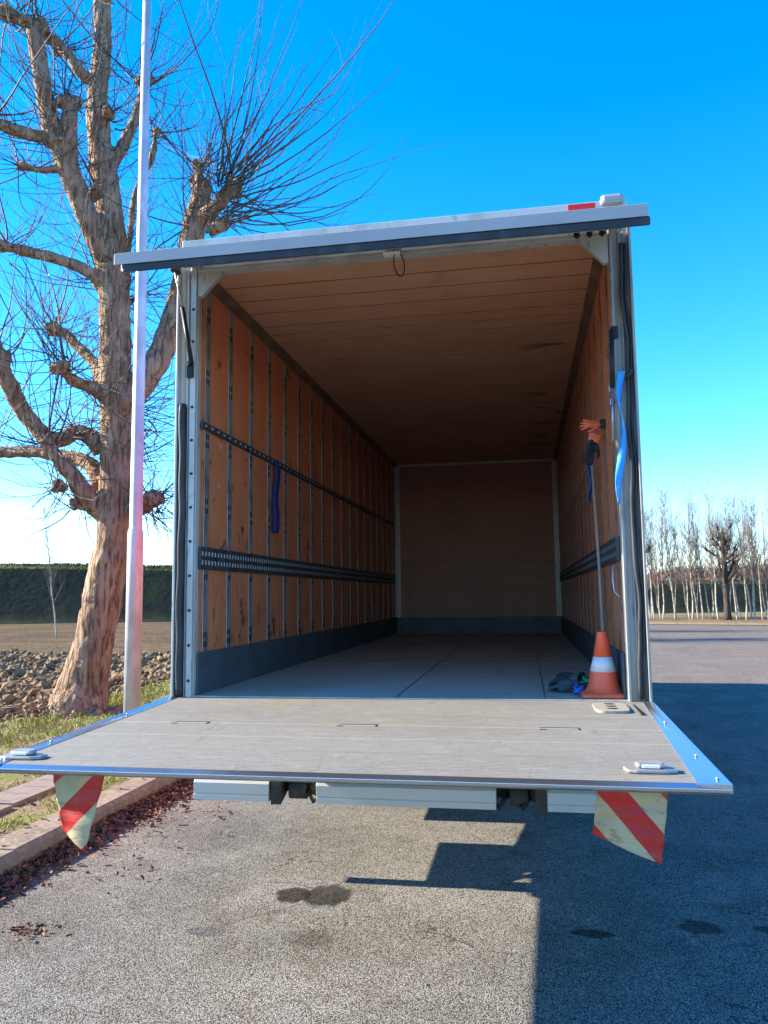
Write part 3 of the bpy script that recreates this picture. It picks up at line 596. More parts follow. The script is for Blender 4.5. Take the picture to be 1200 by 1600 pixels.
# header and top gussets
b = MB(); b.box(-1.231, 1.231, -0.02, 0.058, ZC-0.005, ZC+0.018); b.box(-1.345, 1.345, 0.0, 0.058, ZC+0.115, ZC+0.215); b.box(-1.231, 1.231, 0.02, 0.0585, ZC+0.018, ZC+0.1145)
HD = b.build('rear_header', M['white'], T, bevel=0.003)
for sg in (-1, 1):
    b = MB()
    pl = [(sg*1.231, ZC-0.006), (sg*1.231, ZC-0.16), (sg*1.205, ZC-0.16), (sg*1.08, ZC-0.03), (sg*1.08, ZC-0.006)]
    b.prism(pl if sg < 0 else pl[::-1], 'y', -0.012, 0.02)
    b.build('corner_gusset', M['white'], HD)
for x_ in (1.06, 1.13, 1.20):
    b = MB(); b.box(x_-0.016, x_+0.016, -0.040, -0.0205, ZC+0.002, ZC+0.022); b.tube([(x_, -0.036, ZC-0.012), (x_, -0.036, ZC+0.02)], 0.008, 8)
    b.build('hinge_bracket', M['black'], HD)
b = MB(); b.box(1.02, 1.17, -0.008, -0.001, ZC+0.165, ZC+0.205); b.build('red_reflector', M['lens_red'], HD)
b = MB(); b.box(1.20, 1.33, -0.03, 0.08, ZC+0.18, ZC+0.245); b.build('corner_cap', M['flapedge'], HD, bevel=0.022)
# lamp with cord loop
b = MB(); b.box(-0.045, 0.05, -0.05, -0.0205, ZC+0.004, ZC+0.05); LP = b.build('interior_lamp', M['alu'], HD, bevel=0.006)
b = MB(); b.box(-0.055, 0.05, -0.075, -0.021, ZC-0.022, ZC-0.0055); b.build('lens', M['lens_white'], LP, bevel=0.006)
b = MB(); b.tube([(0.03+0.03*math.sin(t_)+0.02*(1-math.cos(t_))*0.5, -0.06, ZC-0.085+0.075*math.cos(t_)) for t_ in [k*2*math.pi/24 for k in range(25)]], 0.0035, 6)
b.build('pull_cord', M['black'], LP)
# top flap, hinged at the header and drooping towards the camera
FS, FDX = math.atan2(0.36, 0.85), 0.92
def fl_(s_, t_): return (-0.02-math.cos(FS)*s_ - math.sin(FS)*t_*0, 3.692-math.sin(FS)*s_+t_)   # (y, z): s along, t up
def flapbox(mb, xa, xb, s0, s1, t0, t1, mi=0):
    pl = [fl_(s0, t0), fl_(s1, t0), fl_(s1, t1), fl_(s0, t1)]
    mb.prism([(p_[0], p_[1]) for p_ in pl][::-1], 'x', xa, xb, mi)
FW = 1.315
b = MB(); flapbox(b, -FW, FW, 0.0, 0.86, -0.005, 0.035); M['soffit'] = mat('dusty_shaded_underside', (0.36, 0.33, 0.285), 0.6, 0.1, [((0.24, 0.20, 0.16), 3, 0.45, 0.7, (0.4, 1, 1), 0.7), ((0.12, 0.1, 0.08), 18, 0.62, 0.75, (0.4, 1, 1), 0.7)])  # dusty, with the underside's shade put into the greyer base colour
FP = b.build('top_flap', M['soffit'], T, 'drooping top flap with a grey edge profile', bevel=0.003)
b = MB(); flapbox(b, -FW-0.012, FW+0.002, 0.861, 0.90, -0.006, 0.050); flapbox(b, -FW-0.012, FW+0.002, 0.80, 0.8995, 0.0505, 0.055)
b.build('edge_profile', M['flapedge'], FP, bevel=0.006)
b = MB(); flapbox(b, -FW+0.03, FW+0.012, 0.845, 0.893, -0.050, -0.0065); b.build('edge_seal', M['rubber'], FP, bevel=0.006)
b = MB(); flapbox(b, -FW+0.0, FW-0.05, 0.80, 0.8435, -0.040, -0.0055); flapbox(b, -FW+0.0, FW-0.05, 0.79, 0.7995, -0.020, -0.0055)
flapbox(b, -FW+0.02, FW-0.02, 0.03, 0.08, -0.025, -0.0055)
for sg in (-1, 1):
    xa, xb = sorted((sg*(FW-0.002), sg*(FW-0.045))); flapbox(b, xa, xb, 0.0805, 0.789, -0.022, -0.0055)
b.build('inner_frame', M['white'], FP, bevel=0.002)
for k in range(16):
    y_, z_ = fl_(0.82, -0.041); MB().lathe([(0.005, z_), (0.005, z_-0.003)], (-1.2+k*0.16, y_, 0), 8).build('rivet', M['dark_grime'], FP)
# gas struts
def strut(parts):
    pass
b = MB(); b.tube([(-1.247, -0.055, 3.045), (-1.303, -0.075, 3.394)], 0.0135, 10); s1 = b.build('gas_strut', M['black'], T, 'black gas strut on the left rear post', )
b = MB(); b.tube([(-1.3031, -0.076, 3.395), (-1.352, -0.10, 3.64)], 0.0055, 8); b.build('strut_rod', M['alu'], s1)
b = MB(); b.box(-1.285, -1.245, -0.045, -0.0275, 2.96, 3.06); b.tube([(-1.262, -0.07, 3.035), (-1.262, -0.03, 3.035)], 0.009, 8); b.build('strut_bracket', M['black'], s1, bevel=0.004)
b = MB(); b.box(-1.372, -1.33, -0.12, -0.04, 3.615, 3.66); b.build('upper_joint', M['black'], s1, bevel=0.008)
b = MB(); b.tube([(1.226, -0.05, 3.075), (1.216, -0.06, 2.744)], 0.0135, 10); s1 = b.build('gas_strut', M['black'], T, 'dark gas strut hanging down the right rear post')
b = MB(); b.tube([(1.2159, -0.06, 2.743), (1.206, -0.055, 2.45)], 0.0065, 8); b.build('strut_rod', M['alu'], s1)
b = MB(); b.box(1.222, 1.262, -0.045, -0.0275, 3.03, 3.10); b.tube([(1.226, -0.06, 3.07), (1.24, -0.03, 3.08)], 0.01, 8); b.build('strut_bracket', M['black'], s1, bevel=0.004)
# handles and small fittings at the right wall
b = MB(); b.tube([(1.215, 0.10, 1.80), (1.19, 0.06, 1.77), (1.185, 0.05, 1.70), (1.19, 0.04, 1.63), (1.215, 0.02, 1.60)], 0.004, 6); b.build('wire_handle', M['alu'], T)
for (ya, za) in ((0.02, 2.74), (-0.01, 2.66)):
    b = MB(); b.box(1.205, 1.2255, ya, ya+0.04, za, za+0.04); b.build('strap_buckle', M['alu'], T, bevel=0.004)
for (y_, z_, s_) in ((0.36, 2.585, 0.045), (0.34, 2.33, 0.035)):
    b = MB(); b.box(-IX, -IX+0.0015, y_, y_+s_, z_, z_+s_*1.1); b.build('sticker', M['sticker'], T)

# ------------------------------------------------------------------ tail lift platform
def pz(y_): return 1.047+0.030*y_        # falls slightly to the tip
PT = MB()
def xr(y_): return 1.335
X0, X1, Y0, Y1 = -1.345, 1.345, -0.015, -1.645
PT.add([(X0, Y0, pz(Y0)), (X1, Y0, pz(Y0)), (X1, Y1, pz(Y1)), (X0, Y1, pz(Y1)), (X0, Y0, pz(Y0)-0.055), (X1, Y0, pz(Y0)-0.055), (X1, Y1, pz(Y1)-0.035), (X0, Y1, pz(Y1)-0.035)],
       [(0, 3, 2, 1), (4, 5, 6, 7), (0, 1, 5, 4), (1, 2, 6, 5), (2, 3, 7, 6), (3, 0, 4, 7)])
PF = PT.build('lift_platform', M['platform'], T, 'ribbed aluminium tail lift platform laid flat')
# bevelled front lip
b = MB(); zt = pz(-1.645)
b.prism([(-1.6455, zt+0.0005), (-1.6455, zt-0.032), (-1.680, zt-0.021), (-1.683, zt-0.009)], 'x', X0-0.004, X1+0.004)
b.build('front_lip', M['edge_plate'], PF, bevel=0.002)
for sg in (-1, 1):
    b = MB()
    inner0, inner1, outer = sg*1.304, sg*(1.245 if sg > 0 else 1.285), sg*1.349
    def q_(x_, y_, dz): return (x_, y_, pz(y_)+dz)
    vs = [q_(inner0, -0.03, 0.002), q_(outer, -0.03, 0.012), q_(outer, -1.679, 0.007), q_(inner1, -1.665, 0.002)]
    vs2 = [(v_[0], v_[1], v_[2]-(0.03 if v_ in (vs[1], vs[2]) else 0.004)) for v_ in vs]
    b.add(vs+vs2, [(0, 1, 2, 3), (1, 5, 6, 2), (0, 3, 7, 4), (0, 4, 5, 1), (3, 2, 6, 7)])
    EP = b.build('edge_plate', M['edge_plate'], PF)
    for yy in (-0.62, -1.28, -1.61): MB().lathe([(0.006, pz(yy)+0.006), (0.006, pz(yy)+0.011), (0.003, pz(yy)+0.012)], (sg*1.318, yy, 0), 10).build('bolt', M['alu'], EP)
for xa, xb in ((-0.99, -0.81), (-0.17, 0.015), (0.755, 0.93)):
    b = MB(); z_ = pz(-0.765)+0.001
    b.box(xa, xb, -0.758, -0.752, z_-0.006, z_+0.0005); b.box(xb-0.006, xb, -0.80, -0.7585, z_-0.006, z_+0.0005); b.box(xa, xa+0.03, -0.806, -0.80, z_-0.006, z_+0.0005)
    b.build('hatch_slot', M['black'], PF)
# step control pad near the opening on the right
b = MB(); cx_, cy_ = 1.12, -0.225; pts = []
for k in range(28):
    t_ = 2*math.pi*k/28; sx_ = math.copysign(abs(math.cos(t_))**0.45, math.cos(t_))*0.085; sy_ = math.copysign(abs(math.sin(t_))**0.45, math.sin(t_))*0.155; pts.append((cx_+sx_-0.02*sy_/0.155*0, cy_+sy_))
b.prism(pts, 'z', pz(cy_)-0.004, pz(cy_)+0.009); FC = b.build('foot_control', M['decal'], PF, bevel=0.002)
for k in range(3):
    yk = cy_-0.085+k*0.085; b = MB(); b.prism([(cx_+0.026*math.cos(t_), yk+0.012*math.sin(t_)) for t_ in [i*math.pi/6 for i in range(12)]], 'z', pz(cy_)+0.009, pz(cy_)+0.013)
    b.build('foot_button', M['dark_grime'], FC)
b = MB(); b.box(1.243, 1.252, -0.42, -0.05, pz(-0.2)-0.006, pz(-0.2)+0.003); b.build('cable_groove', M['black'], PF)
# warning lamps on the platform corners
for (cx_, cy_, sc_) in ((1.12, -1.50, 1.0), (-1.265, -1.54, 1.0)):
    b = MB(); z_ = pz(cy_)
    out = [(-0.085, -0.02), (-0.08, -0.042), (-0.05, -0.05), (0.05, -0.045), (0.09, -0.03), (0.092, 0.015), (0.05, 0.035), (-0.03, 0.04), (-0.08, 0.03), (-0.09, 0.01)]
    b.prism([(cx_+p_[0]*sc_, cy_+p_[1]) for p_ in out], 'z', z_, z_+0.013)
    W_ = b.build('warning_lamp', M['chrome'], PF, bevel=0.005)
    b = MB(); b.prism([(cx_-0.045, cy_-0.03), (cx_+0.045, cy_-0.03), (cx_+0.052, cy_+0.0), (cx_+0.035, cy_+0.028), (cx_-0.035, cy_+0.028), (cx_-0.052, cy_)], 'z', z_+0.0135, z_+0.032); b.build('lamp_housing', M['chrome'], W_, bevel=0.008)
    b = MB(); b.box(cx_-0.03, cx_+0.03, cy_-0.035, cy_-0.0305, z_+0.016, z_+0.028); b.build('lamp_lens', M['lens_white'], W_, bevel=0.003)
# striped warning cloths below the platform
def cloth(name, top0, top1, bot, y_, m_, lb, wav):
    b = MB(); nu, nv = 20, 20
    for j in range(nv+1):
        for i in range(nu+1):
            u, v = i/nu, j/nv
            A = lerp(V(*top0), V(*top1), u); B = lerp(V(*bot[0]), V(*bot[1]), u)
            P = lerp(A, B, v); dy = wav*v*(0.02*math.sin(u*5+v*2)+0.035*v*math.sin(u*3.1+1))+0.004*math.sin(v*22+u*2)*min(1, v*4)
            b.v.append(V(P.x, y_+dy, P.y))
    for j in range(nv):
        for i in range(nu):
            k = j*(nu+1)+i; b.f.append((k, k+1, k+nu+2, k+nu+1)); b.mi.append(0); b.sm.append(True)
    o = b.build(name, m_, PF, lb); s_ = o.modifiers.new('thick', 'SOLIDIFY'); s_.thickness = 0.003; return o
cloth('warning_cloth', (0.935, 0.965), (1.172, 0.965), ((0.917, 0.782), (1.134, 0.715)), -1.55, M['flagR'], 'red and cream striped warning cloth hanging below the right corner', 1.0)
cloth('warning_cloth', (-1.135, 0.965), (-0.905, 0.965), ((-1.095, 0.735), (-0.985, 0.66)), -1.55, M['flagL'], 'red and cream striped warning cloth hanging below the left corner', 0.3)

# ------------------------------------------------------------------ under the truck
for k, (xa, xb) in enumerate(((-1.265, -0.80), (-0.515, 0.515), (0.795, 1.265))):
    b = MB(); sh = 0.0
    pr = [(0.10, 0.435), (0.10, 0.468), (0.103, 0.470), (0.103, 0.473), (0.10, 0.475), (0.10, 0.535), (0.115, 0.553), (0.19, 0.553), (0.19, 0.435)]
    b.prism(pr, 'x', xa, xb)
    b.build('bumper_bar', M['bumper'], T, bevel=0.003)
for x_ in (-0.76, 0.76):
    b = MB(); b.prism([(0.11, 0.42), (0.11, 0.56), (0.9, 0.86), (1.5, 0.86), (1.5, 0.70), (0.9, 0.66)], 'x', x_-0.03, x_+0.03)
    b.build('lift_arm', M['dark_grime'], T)
for x_ in (-0.64, 0.64):
    b = MB(); b.tube([(x_, 0.18, 0.52), (x_, 1.6, 0.72)], 0.035, 10); b.lathe([(0.05, x_-0.05), (0.05, x_+0.05)], (0, 0.18, 0.49), 12, axis='x'); b.lathe([(0.03, x_+0.055), (0.045, x_+0.10)], (0, 0.2, 0.50), 12, axis='x')
    b.build('lift_cylinder', M['dark_grime'], T)
for (x_, sgn_) in ((-0.58, 1), (0.57, -1), (0.70, -1)):
    b = MB(); b.tube([(x_, 0.16, 0.50), (x_+0.04*sgn_, 0.13, 0.44), (x_+0.10*sgn_, 0.2, 0.47), (x_+0.12*sgn_, 0.5, 0.62), (x_, 1.1, 0.78)], 0.014, 8); b.build('hydraulic_hose', M['black'], T)
b = MB(); b.tube([(-0.75, 0.22, 0.50), (0.75, 0.22, 0.50)], 0.028, 10); b.build('lift_crossbar', M['black'], T)
for x_ in (-1.24, 1.10):
    b = MB(); b.box(x_, x_+0.14, 0.12, 0.90, 0.64, 0.80); b.box(x_+0.02, x_+0.12, 0.30, 0.36, 0.80, 0.93); b.box(x_+0.02, x_+0.12, 0.70, 0.76, 0.80, 0.93)
    b.build('tail_light_bracket', M['dark_grime'], T)
for x_ in (-0.42, 0.42):
    b = MB(); b.box(x_-0.04, x_+0.04, 1.2, 10.2, 0.68, 0.925)
    b.build('chassis_rail', M['black'], T)
for x_ in (-1.27, 1.20):
    for ya, yb in ((1.40, 4.0), (6.3, 7.5)):
        b = MB(); b.box(x_, x_+0.07, ya, yb, 0.57, 0.93); b.build('side_guard', M['bumper'], T, bevel=0.01)
for (x_, y_) in ((-1.0, 5.1), (1.0, 5.1), (-1.02, 8.9), (1.02, 8.9)):
    b = MB(); w_ = 0.24 if y_ < 6 else 0.14
    b.lathe([(0.28, x_-w_), (0.43, x_-w_), (0.475, x_-w_+0.04), (0.475, x_+w_-0.04), (0.43, x_+w_), (0.28, x_+w_)], (0, y_, 0.475), 32, axis='x'); Wh = b.build('wheel', M['tyre'], T)
    b = MB(); sg = 1 if x_ > 0 else -1; b.lathe([(0.27, sg*(w_-0.06)+x_), (0.10, sg*(w_-0.02)+x_), (0.09, sg*(w_+0.02)+x_)], (0, y_, 0.475), 24, axis='x'); b.build('rim', M['rim'], Wh)
b = MB(); b.prism([(7.54, 0.55), (7.54, 2.75), (8.3, 2.95), (9.5, 2.90), (10.35, 1.95), (10.6, 1.7), (10.65, 0.45), (9.5, 0.45), (9.35, 1.0), (8.45, 1.0), (8.3, 0.55)][::-1], 'x', -1.15, 1.15)
CB = b.build('cab', mat('cab_paint', (0.65, 0.65, 0.66), 0.3, 0.0), T, bevel=0.03)
b = MB(); b.add([(-1.05, 9.66, 2.76), (1.05, 9.66, 2.76), (1.05, 10.36, 2.0), (-1.05, 10.36, 2.0)], [(0, 1, 2, 3)])
b.build('windscreen', M['glass'], CB)
for sg in (-1, 1):
    b = MB(); x0, x1 = sorted((sg*1.152, sg*1.158)); b.prism([(8.5, 1.9), (8.5, 2.7), (9.4, 2.7), (10.0, 2.0), (10.0, 1.9)][::-1], 'x', x0, x1); b.build('side_window', M['glass'], CB)
    b = MB(); x0, x1 = sorted((sg*1.20, sg*1.38)); b.box(x0, x1, 10.0, 10.08, 1.9, 2.4); b.box(min(sg*1.15, sg*1.21), max(sg*1.15, sg*1.21), 10.02, 10.06, 2.3, 2.33); b.build('door_mirror', M['black'], CB, bevel=0.02)
    b = MB(); b.box(sg*0.9-0.15, sg*0.9+0.15, 10.63, 10.66, 0.75, 0.95); b.build('headlight', M['lens_white'], CB, bevel=0.01)

# ------------------------------------------------------------------ things in the truck
cx_, cy_ = 1.125, 0.17
C_ = empty('traffic_cone', (cx_, cy_, ZF+0.004), 'orange traffic cone with one white band standing on the truck floor by the right post', 'traffic cone')
b = MB(); z0 = ZF+0.005
def rsq(h_, z_, r_=0.03, n=6):
    o = []
    for (sx_, sy_, a0) in ((1, 1, 0), (-1, 1, 90), (-1, -1, 180), (1, -1, 270)):
        for k in range(n): a_ = R(a0+90*k/(n-1)); o.append(V(cx_+sx_*(h_-r_)+r_*math.cos(a_), cy_+sy_*(h_-r_)+r_*math.sin(a_), z_))
    return o
rings = [rsq(0.126, z0), rsq(0.128, z0+0.012), rsq(0.120, z0+0.02)]
N_ = 24
def rnd(r_, z_): return [V(cx_+r_*math.cos(R(360*(k+0.5)/N_)), cy_+r_*math.sin(R(360*(k+0.5)/N_)), z_) for k in range(N_)]
rings += [rnd(0.106, z0+0.027), rnd(0.092, z0+0.045), rnd(0.081, z0+0.075), rnd(0.0715, z0+0.135)]
vs = [v_ for r_ in rings for v_ in r_]
b.add(vs, [(i*N_+k, i*N_+(k+1) % N_, (i+1)*N_+(k+1) % N_, (i+1)*N_+k) for i in range(len(rings)-1) for k in range(N_)], 0, True)
b.build('cone_base', M['orange'], C_)
b = MB(); b.lathe([(0.0725, z0+0.1345), (0.0515, z0+0.215)], (cx_, cy_, 0), 32); b.build('reflective_band', M['coneband'], C_)
b = MB(); b.lathe([(0.0505, z0+0.2145), (0.0275, z0+0.345), (0.0275, z0+0.352), (0.020, z0+0.354), (0.018, z0+0.30)], (cx_, cy_, 0), 32); b.build('cone_top', M['orange'], C_)
def glove(name, origin, fwd, upv, scale, m_, cuffm, label, group=None, curl=0.5, spread=0.16, cuff=True):
    """a work glove: palm, four fingers of different length, thumb; merged by voxel remesh"""
    f = V(*fwd).normalized(); n = V(*upv); n = (n-f*n.dot(f)).normalized(); s_ = f.cross(n); O = V(*origin); b = MB()
    def P(a_, b2, c_): return O+(f*a_+s_*b2+n*c_)*scale
    b.tube([P(-0.02, 0, 0), P(0.02, 0, 0.004), P(0.06, 0, 0.006), P(0.095, 0, 0.0)], [0.034*scale, 0.041*scale, 0.045*scale, 0.038*scale], 14, flat=0.48)
    for k, (off, ln, an) in enumerate(((-0.031, 0.066, -1.1), (-0.010, 0.076, -0.3), (0.011, 0.071, 0.45), (0.030, 0.056, 1.2))):
        a_ = an*spread; c0 = curl*(0.8+0.25*k*0.7); p = [P(0.085, off, 0)]; d = 0.0; L_ = ln/3; cur = (0.085, off, 0.0)
        for q in range(3):
            d += c0*(0.35+0.25*q); cur = (cur[0]+L_*math.cos(d)*math.cos(a_), cur[1]+L_*math.sin(a_), cur[2]-L_*math.sin(d)); p.append(P(*cur))
        b.tube(p, [0.0115*scale, 0.0108*scale, 0.010*scale, 0.008*scale], 9)
    b.tube([P(0.01, -0.030, 0), P(0.035, -0.052, -0.006), P(0.062, -0.064, -0.014), P(0.082, -0.066, -0.02)], [0.014*scale, 0.013*scale, 0.0115*scale, 0.009*scale], 9)
    # orient: palm tube flat axis may be arbitrary, so rebuild it as an ellipsoid-like slab
    b.tube([P(0.0, -0.02, 0), P(0.09, -0.026, 0)], 0.0135*scale, 9); b.tube([P(0.0, 0.018, 0), P(0.09, 0.026, 0)], 0.0135*scale, 9)
    root = b.build(name, m_, None, label, cat='glove', group=group)
    r_ = root.modifiers.new('merge', 'REMESH'); r_.mode = 'VOXEL'; r_.voxel_size = 0.0038*scale; r_.use_smooth_shade = True
    sm_ = root.modifiers.new('soft', 'SMOOTH'); sm_.iterations = 3; sm_.factor = 0.5
    if cuff:
        c = MB(); ring = [(-0.075, 0.046), (-0.06, 0.047), (-0.035, 0.040), (-0.012, 0.037)]
        vs = []
        for (a_, r2) in ring:
            for k in range(18):
                t_ = 2*math.pi*k/18; vs.append(P(a_, r2*math.cos(t_), r2*0.5*math.sin(t_)+0.002*math.sin(3*t_)))
        c.add(vs, [(i*18+k, i*18+(k+1) % 18, (i+1)*18+(k+1) % 18, (i+1)*18+k) for i in range(3) for k in range(18)], 0, True)
        co = c.build('cuff', cuffm, root); s2 = co.modifiers.new('thick', 'SOLIDIFY'); s2.thickness = 0.003*scale
    return root
glove('work_glove', (0.985, 0.33, ZF+0.035), (-1, 0.25, -0.02), (0.1, 0.1, 1), 1.05, M['gl_dark'], M['gl_black'], 'dark grey work glove lying palm down on the truck floor beside the cone', 'work gloves in the truck', 0.35, 0.2)
glove('work_glove', (0.96, 0.42, ZF+0.075), (-0.75, 0.55, -0.12), (0, -0.3, 1), 1.0, M['gl_black'], M['gl_dark'], 'black work glove lying on top of the grey floor glove', 'work gloves in the truck', 0.75, 0.2)
glove('work_glove', (1.185, 0.50, 2.665), (-1, 0.1, 0.05), (0.15, -1, 0.35), 0.70, M['gl_orange'], M['gl_black'], 'orange work glove with spread fingers pointing left at the right truck wall', 'work gloves in the truck', 0.22, 0.3)
glove('work_glove', (1.150, 0.52, 2.545), (-0.38, 0, -0.95), (0, -1, 0.1), 0.88, M['gl_black'], M['gl_orange'], 'black work glove with orange cuff hanging fingers down above the blue strap', 'work gloves in the truck', 0.3, 0.12)
# green rope bundle behind the cone
random.seed(9); b = MB(); pts = []
for k in range(150):
    t_ = k*0.26; pts.append((1.135+(0.115+0.012*math.sin(t_*2.3))*math.cos(t_), 0.36+0.055*math.sin(t_)+0.006*math.sin(3.1*t_), ZF+0.018+0.0004*k+0.010*math.sin(t_*1.7)))
b.tube(pts, 0.0095, 7); b.build('rope_coil', M['green'], None, 'green rope coil bundled behind the orange cone', cat='rope')
b = MB(); pts = [(0.992+(0.024+0.009*math.sin(k*1.3))*math.cos(k*0.5), 0.20+(0.032+0.008*math.cos(k*0.7))*math.sin(k*0.5), ZF+0.012+0.0009*k+0.008*math.sin(k*0.9)) for k in range(44)]
b.tube(pts, 0.0055, 6); b.build('strap_bundle', M['blue'], None, 'small blue strap bundle between floor gloves and cone', cat='strap')
def ribbon(name, pts, wdir, w_, m_, lb, group, tw=0.0):
    b = MB(); n = len(pts)
    for k, p_ in enumerate(pts):
        a_ = tw*k/(n-1); d = (V(*wdir[0])*math.cos(a_)+V(*wdir[1])*math.sin(a_))*(w_/2); b.v += [V(*p_)-d, V(*p_)+d]
    for k in range(n-1): b.f.append((2*k, 2*k+1, 2*k+3, 2*k+2)); b.mi.append(0); b.sm.append(True)
    o = b.build(name, m_, None, lb, cat='strap', group=group); s_ = o.modifiers.new('thick', 'SOLIDIFY'); s_.thickness = 0.003; return o
pts = []
for k in range(41):
    t_ = k/40; z_ = lerp(2.83, 2.10, t_); x_ = 1.265-0.035*t_-0.012*math.sin(t_*9); pts.append((x_, -0.075+0.012*math.sin(t_*13), z_))
ribbon('hanging_strap', pts, ((1, 0.2, 0), (0, 1, 0)), 0.042, M['lightblue'], 'light blue twisted strap hanging from a hook on the right rear post', 'blue lashing straps', 4.4)
pts = [(-1.195+0.008*math.sin(k*0.5), 1.45+0.02*math.sin(k*0.3), lerp(2.70, 2.12, k/20)) for k in range(21)]
ribbon('hanging_strap', pts, ((0.25, 1, 0), (1, 0, 0)), 0.062, M['navy'], 'dark blue strap hanging from the upper lashing rail on the left wall', 'blue lashing straps', 0.3)
pts = [(1.175+0.01*math.sin(k*0.6), lerp(1.05, 1.15, k/20), lerp(2.66, 2.25, k/20)) for k in range(21)]
ribbon('hanging_strap', pts, ((0.8, 0.5, 0), (0, 1, 0)), 0.045, M['blue'], 'blue strap hanging below the black glove on the right wall', 'blue lashing straps', 0.9)
b = MB(); b.tube([(1.195, 0.80, ZF+0.003), (1.19, 0.86, 1.8), (1.178, 0.95, 2.50)], 0.0105, 10); b.build('wooden_pole', M['wood'], None, 'pale wooden pole leaning upright against the right truck wall', cat='pole')
b = MB(); pts = [(1.19, lerp(1.30, 5.8, t_/20), 2.555-0.06*math.sin(math.pi*t_/20)*0+lerp(0.03, -0.05, t_/20)-0.05*math.sin(math.pi*t_/20)) for t_ in range(21)]
b.tube(pts, 0.009, 6); b.build('cord', M['rope'], None, 'grey cord stretched along the right wall towards the front corner', cat='cord')

# ------------------------------------------------------------------ trees
def whip(mb, p, d, ln, r_, rng, upw=0.16, wig=0.07, n=9, sides=4):
    pts = [p.copy()]; rad = [r_]; d = d.normalized(); st = ln/n
    dr = V(rng.gauss(0, 1), rng.gauss(0, 1), rng.gauss(0, 0.6))*0.09; turn = rng.randint(3, n)
    for k in range(n):
        if k == turn: dr = -dr*1.2
        d = (d+dr+V(0, 0, upw)+V(rng.uniform(-1, 1), rng.uniform(-1, 1), rng.uniform(-1, 1))*wig).normalized()
        p = p+d*st; pts.append(p.copy()); rad.append(r_*(1-0.85*(k+1)/n))
    mb.tube(pts, rad, sides, cap=False)
    return pts
def smoothpath(pts, rads, sub=4):
    P = []; Q = []
    for i in range(len(pts)-1):
        p0 = pts[max(i-1, 0)]; p1 = pts[i]; p2 = pts[i+1]; p3 = pts[min(i+2, len(pts)-1)]
        for k in range(sub):
            t = k/sub; P.append(0.5*((2*p1)+(p2-p0)*t+(2*p0-5*p1+4*p2-p3)*t*t+(3*p1-p0-3*p2+p3)*t**3)); Q.append(lerp(rads[i], rads[i+1], t))
    P.append(pts[-1]); Q.append(rads[-1]); return P, Q
rng = random.Random(11)
TB = MB(); LIMBS = []
def limb(spec, n=14):
    pts = [at(a_[0], a_[1], a_[2]) for a_ in spec]; P, Q = smoothpath(pts, [a_[3] for a_ in spec])
    Q = [q*0.93*(1+0.10*noise.noise(p*2.3)) for p, q in zip(P, Q)]
    TB.tube(P, Q, n); LIMBS.append((P, max(Q))); return P
heads = []
def head(px, py, y_, r_, out, n, ln=(1.0, 2.6), upw=0.14, spread=0.9):
    p = at(px, py, y_); random.seed(int(px*7+py))
    for k in range(3): lump(TB, p+V(rng.uniform(-1, 1), rng.uniform(-1, 1), rng.uniform(-1, 1))*r_*0.5, r_*rng.uniform(0.6, 0.95), sq=0.95, sm=True)
    heads.append((p, r_, V(*out).normalized(), n, ln, upw, spread))
D = 5.5
limb([(112, 1150, D-0.15, 0.50), (118, 1118, D-0.1, 0.43), (128, 1080, D, 0.36), (140, 1030, D, 0.30), (152, 980, D, 0.275), (166, 900, D, 0.26), (178, 850, D, 0.265), (184, 760, D, 0.265), (184, 690, D, 0.25), (180, 620, D, 0.235), (180, 560, D, 0.225), (179, 470, D, 0.23), (176, 420, D, 0.25)], 26)
limb([(178, 440, D, 0.22), (176, 370, D, 0.20), (166, 290, D, 0.205), (156, 220, D, 0.19), (152, 150, D, 0.16), (160, 80, D+0.1, 0.14), (160, 20, D+0.1, 0.13), (156, -20, D+0.1, 0.12)])
limb([(172, 420, D, 0.20), (150, 370, D-0.2, 0.17), (125, 310, D-0.35, 0.165), (103, 255, D-0.5, 0.16), (82, 205, D-0.6, 0.15), (70, 150, D-0.7, 0.13), (62, 100, D-0.7, 0.12), (52, 40, D-0.7, 0.11)])
limb([(160, 700, D, 0.17), (125, 675, D-0.1, 0.12), (85, 688, D-0.3, 0.12), (50, 660, D-0.4, 0.115), (18, 610, D-0.6, 0.12), (-8, 540, D-0.8, 0.10), (-40, 470, D-0.9, 0.09)])
limb([(158, 760, D, 0.14), (140, 725, D+0.2, 0.11), (95, 712, D+0.4, 0.10), (45, 706, D+0.5, 0.095), (-20, 708, D+0.6, 0.09)])
limb([(165, 800, D, 0.20), (140, 782, D-0.2, 0.15), (115, 745, D-0.35, 0.12), (95, 722, D-0.45, 0.10), (72, 690, D-0.5, 0.09)])
limb([(168, 620, D, 0.13), (148, 608, D-0.3, 0.10), (125, 600, D-0.5, 0.085), (106, 588, D-0.7, 0.075), (95, 575, D-0.8, 0.08)])
limb([(165, 610, D, 0.13), (150, 570, D+0.3, 0.09), (125, 545, D+0.4, 0.08), (100, 520, D+0.5, 0.075), (84, 516, D+0.5, 0.08)])
limb([(168, 455, D, 0.15), (150, 432, D-0.2, 0.10), (110, 412, D-0.4, 0.085), (60, 397, D-0.6, 0.08), (10, 385, D-0.8, 0.08), (-30, 370, D-0.9, 0.07)])
limb([(190, 640, D, 0.22), (222, 600, D+0.1, 0.20), (248, 560, D+0.2, 0.19), (268, 505, D+0.3, 0.18), (284, 450, D+0.4, 0.18), (298, 380, D+0.5, 0.19), (312, 320, D+0.6, 0.18), (316, 295, D+0.6, 0.17)])
limb([(304, 345, D+0.6, 0.12), (330, 330, D+0.4, 0.12), (352, 305, D+0.3, 0.11)]); limb([(306, 330, D+0.6, 0.06), (310, 290, D+0.6, 0.05), (309, 262, D+0.6, 0.05)])
